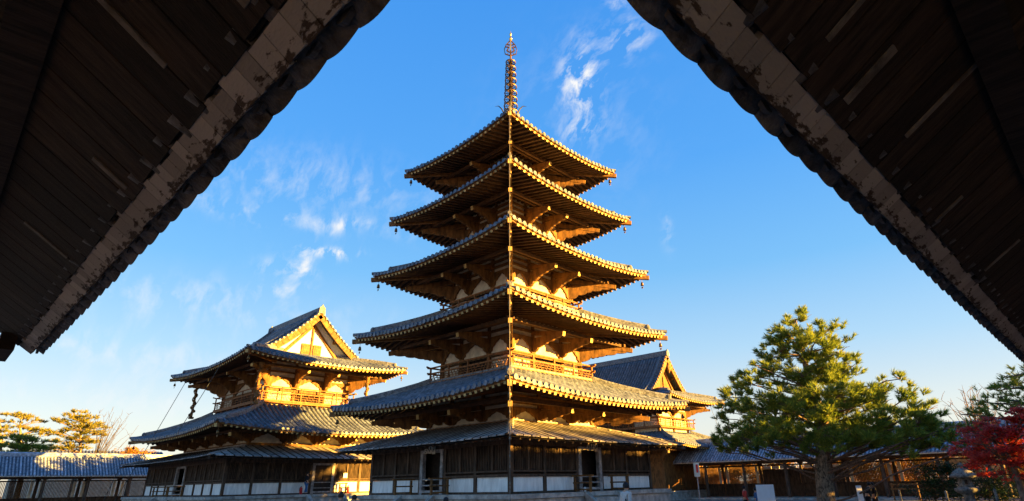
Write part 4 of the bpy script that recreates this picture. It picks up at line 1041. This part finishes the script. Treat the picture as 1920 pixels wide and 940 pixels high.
# distant golden roof
fr_ = thing('distant_building', 'low building with a sunlit tiled roof beyond the left cloister', 'building', (84, 3, -1.5))
m = MB(); m.box((0, 0, 2.5), (8, 16, 5)); m.build('wall', PLB, fr_)
m = MB(); m.hexa([(-5, -9, 5), (5, -9, 5), (5, 9, 5), (-5, 9, 5), (-.3, -9, 7.5), (.3, -9, 7.5), (.3, 9, 7.5), (-.3, 9, 7.5)])
for i in range(44):
    y = -8.8+.4*i
    for s_ in (-1, 1): m.tube([(s_*5, y, 5.05), (s_*.3, y, 7.55)], .09, 5)
m.build('tiled_roof', TILE, fr_)

# ------------------------------------------------ stone lantern
lp = px(1808, 900, 33); st = thing('stone_lantern', 'grey stone lantern with a domed cap between two dark bushes', 'stone lantern', (lp.x, lp.y, -1.5), .3); st.scale = (1.08, 1.08, 1.04)
m = MB(); m.lathe((0, 0, 0), [(.42, 0), (.42, .12), (.34, .2), (.22, .26), (.19, .5), (.21, .75), (.18, 1.0), (.24, 1.08), (0, 1.1)], 12); m.build('base_and_shaft', LSTONE, st)
m = MB(); m.lathe((0, 0, 1.05), [(.20, .0), (.40, .10), (.44, .18), (.43, .24), (.30, .28), (0, .28)], 12); m.build('platform', LSTONE, st)
m = MB(); m.lathe((0, 0, 1.33), [(.28, 0), (.25, .2), (.23, .42), (0, .42)], 6, False); fb_ = m.build('fire_box', LSTONE, st)
m = MB()
for k in range(2): m.box((.25*math.cos(k*PI/1.5+PI/2), .25*math.sin(k*PI/1.5+PI/2), 1.54), (.09, .09, .16), k*PI/1.5)
m.build('light_opening', DARK, fb_)
m = MB(); m.lathe((0, 0, 1.72), [(.20, .02), (.44, -.02), (.50, .04), (.44, .11), (.34, .22), (.20, .32), (.12, .36), (0, .37)], 12, True); m.build('cap', LSTONE, st)
m = MB(); m.lathe((0, 0, 2.06), [(.10, 0), (.06, .04), (.10, .09), (.11, .15), (.07, .21), (0, .25)], 12); m.build('finial_knob', LSTONE, st)
# rocks and posts by the bushes
for i, (x, D_, h) in enumerate(((1775, 31, .95), (1868, 30, 1.0), (1688, 34, .95))):
    p = px(x, 930, D_); m = MB(); m.tube([(p.x, p.y, -1.5), (p.x, p.y, -1.5+h*1.3)], .05, 8); m.tube([(p.x, p.y, -1.5+h*1.3), (p.x, p.y, -1.44+h*1.3)], [.06, .02], 8)
    tag(m.build('low_post', LSTONE), ['thin low post left of the stone lantern', 'thin low post right of the stone lantern', 'thin low post left of the bushes'][i], 'post')
# sign post and board
p = px(1308, 900, 30); sg = thing('sign_post', 'thin pole carrying a small paper sign left of the cloister columns', 'sign', (p.x, p.y, -1.5), math.atan2(RT.y, RT.x))
m = MB(); m.tube([(0, 0, 0), (0, 0, 2.1)], .03, 6); m.build('pole', PLANK, sg); m = MB(); m.box((0, -.04, 2.35), (.26, .03, .62)); b_ = m.build('sign_board', PLB, sg)
m = MB(); m.box((.02, -.06, 2.4), (.10, .01, .36)); m.build('red_lettering', REDP, b_)
p = px(1435, 921, 36); m = MB(); rz = math.atan2(RT.y, RT.x); m.box((0, 0, .75), (.95, .05, 1.0), 0)
for k in (-1, 1): m.box((k*.44, 0, .30), (.05, .07, .6))
o_ = tag(m.build('notice_board', PAPER), 'blank white standing board in front of the cloister doors', 'notice board'); o_.location = (p.x, p.y, -1.15); o_.rotation_euler = (0, 0, rz)
p = px(1610, 915, 37); m = MB(); m.box((0, 0, .62), (.28, .05, 1.1)); o_ = tag(m.build('standing_screen', PAPER), 'narrow white panel just right of the large pine trunk', 'panel'); o_.location = (p.x, p.y, -1.2); o_.rotation_euler = (0, 0, rz)
# low wooden fence in front of the south cloister at the right
ft = thing('low_fence', 'low dark wooden fence running before the cloister right of the pine', 'fence', (-15.5, -35.6, -1.5))
m = MB()
for z in (.9, 1.25): m.beam((-5.5, 0, z), (6, 0, z), .07, .12)
m.build('fence_rails', WOOD, ft)
for i in range(7): m = MB(); m.box((-5.3+1.86*i, 0, .68), (.12, .12, 1.36)); m.build('fence_post', WOOD, ft)

# ------------------------------------------------ people
import bmesh
def skinned(name, chains, parent, mt, root_i=0, sub=1):
    """chains: list of [(pos, r), ...]; a first point equal to an existing one joins it"""
    me = bpy.data.meshes.new(name); bm = bmesh.new(); lay = bm.verts.layers.skin.verify(); made = {}
    for ch in chains:
        prev = None
        for (p, r) in ch:
            key = tuple(round(c, 3) for c in p)
            if key not in made:
                v = bm.verts.new(p); v[lay].radius = (r, r); made[key] = v
                if len(made) == 1: v[lay].use_root = True
            v = made[key]
            if prev is not None and prev is not v and not bm.edges.get((prev, v)): bm.edges.new((prev, v))
            prev = v
    bm.to_mesh(me); bm.free(); me.materials.append(mt)
    o = bpy.data.objects.new(name, me); COL.objects.link(o); o.parent = parent
    o.modifiers.new('skin', 'SKIN').use_smooth_shade = True; sbd = o.modifiers.new('sub', 'SUBSURF'); sbd.levels = sub; sbd.render_levels = 2
    return o
def person(loc, rz, h, label, coat=CLOTHK, legs=CLOTHK, longcoat=False, bag=None, stoop=0.0, group='visitors in the temple court'):
    t = thing('person', label, 'person', loc, rz, group); k = h/1.72
    P = lambda x, y, z: ((x+stoop*max(0, z-.9)*.0)*k, (y+stoop*max(0, z-.9))*k, (z-stoop*max(0, z-.9)*.25)*k)   # faces +y
    hip = P(0, 0, .93); ch = P(0, .0, 1.25); sh = P(0, 0, 1.40); nk = P(0, .01, 1.50); hd = P(0, .03, 1.60); tp_ = P(0, .02, 1.68)
    C_ = [[(hip, .13*k), (ch, .12*k), (sh, .10*k), (nk, .055*k), (P(0, .02, 1.55), .075*k), (hd, .09*k), (tp_, .07*k)]]
    for s_ in (-1, 1):
        C_.append([(hip, .13*k), (P(s_*.09, 0, .86), .10*k), (P(s_*.10, .03+s_*.05, .48), .065*k), (P(s_*.10, s_*.10, .08), .042*k), (P(s_*.10, s_*.10+.14, .04), .035*k)])
        C_.append([(sh, .10*k), (P(s_*.19, 0, 1.38), .055*k), (P(s_*.23, -.02, 1.10), .042*k), (P(s_*.22, .10, .88), .032*k), (P(s_*.22, .13, .80), .028*k)])
    body = skinned('body', C_, t, SKIN)
    nz = MB(); nz.plate([P(-.015, .115, 1.58), P(.015, .115, 1.58), P(0, .14, 1.575), P(0, .115, 1.62)], (.01, 0, 0)); nz.build('nose', SKIN, t)
    C2 = [[(P(0, 0, .98), .155*k), (ch, .15*k), (P(0, 0, 1.39), .12*k), (P(0, .005, 1.46), .07*k)]]
    if longcoat: C2[0] = [(P(0, 0, .48), .19*k), (P(0, 0, .75), .18*k)]+C2[0]
    for s_ in (-1, 1): C2.append([(P(0, 0, 1.39), .12*k), (P(s_*.19, 0, 1.38), .075*k), (P(s_*.235, -.02, 1.10), .062*k), (P(s_*.225, .09, .90), .05*k)])
    skinned('jacket', C2, t, coat)
    C3 = [[(P(0, 0, .94), .15*k)]]
    for s_ in (-1, 1): C3.append([(P(0, 0, .94), .15*k), (P(s_*.095, 0, .84), .115*k), (P(s_*.10, .03+s_*.05, .48), .08*k), (P(s_*.10, s_*.10, .12), .06*k)])
    skinned('trousers', C3[1:], t, legs)
    hm = MB(); hm.lathe(P(0, .0, 1.60), [(.095*k, -.05*k), (.108*k, .02*k), (.095*k, .08*k), (.05*k, .125*k), (0, .135*k)], 12); hm.build('hair', HAIR, t)
    for s_ in (-1, 1):
        m = MB(); c = P(s_*.10, s_*.10+.08, .04); m.box(c, (.09*k, .26*k, .08*k)); m.build('shoe', CLOTHK, t)
    if bag:
        m = MB(); m.box(P(.17, -.12, .98), (.12, .26, .32)); m.beam(P(.17, -.12, 1.12), P(-.08, -.04, 1.46), .03, .03); m.build('shoulder_bag', bag, t)
    return t
def face(dx, dy): return math.atan2(dy, dx)-PI/2
p = px(1170, 905, 21.5)
person((p.x, p.y, -1.42), face(RT.x+FW.x*.6, RT.y+FW.y*.6), 1.80, 'person in long pale coat with dark shoulder bag before the pagoda', CLOTHW, CLOTHW, True, CLOTHK, .10)
person((28-8.95, .6+1.45, 0), face(RT.x, RT.y), 1.50, 'person in dark clothes standing by the double door of the left hall', CLOTHK, CLOTHB)
p = px(640, 923, 24); person((p.x, p.y, -1.5), face(-RT.x, -RT.y), 1.72, 'person in a dark jacket whose head and shoulders show before the left hall')
p = px(665, 926, 25); person((p.x, p.y, -1.5), face(RT.x*.3+FW.x, RT.y*.3+FW.y), 1.62, 'dark haired person right of the one in the dark jacket, before the left hall', CLOTHR)
p = px(836, 936, 21); person((p.x, p.y, -1.5), face(FW.x, FW.y), 1.52, 'person of whom only the black hair shows below the pagoda steps')
p = px(1620, 903, 39); person((p.x, p.y, -1.5), face(RT.x, RT.y), 1.66, 'dark clothed stooping person before the golden lattice', CLOTHK, CLOTHK, stoop=.35)
p = px(1634, 905, 39.5); person((p.x, p.y, -1.5), face(-RT.x, -RT.y), 1.60, 'dark clothed person beside the stooping one before the golden lattice', CLOTHK, CLOTHK, bag=CLOTHK)
p = px(1395, 918, 37); person((p.x, p.y, -1.5), face(RT.x, RT.y), 1.55, 'person in a reddish jacket left of a cloister column', CLOTHR, CLOTHK)
p = px(1416, 920, 36.5); person((p.x, p.y, -1.5), face(-RT.x+.4, -RT.y), 1.45, 'person in a blue jacket left of the white standing board', CLOTHB, CLOTHK, bag=REDP)
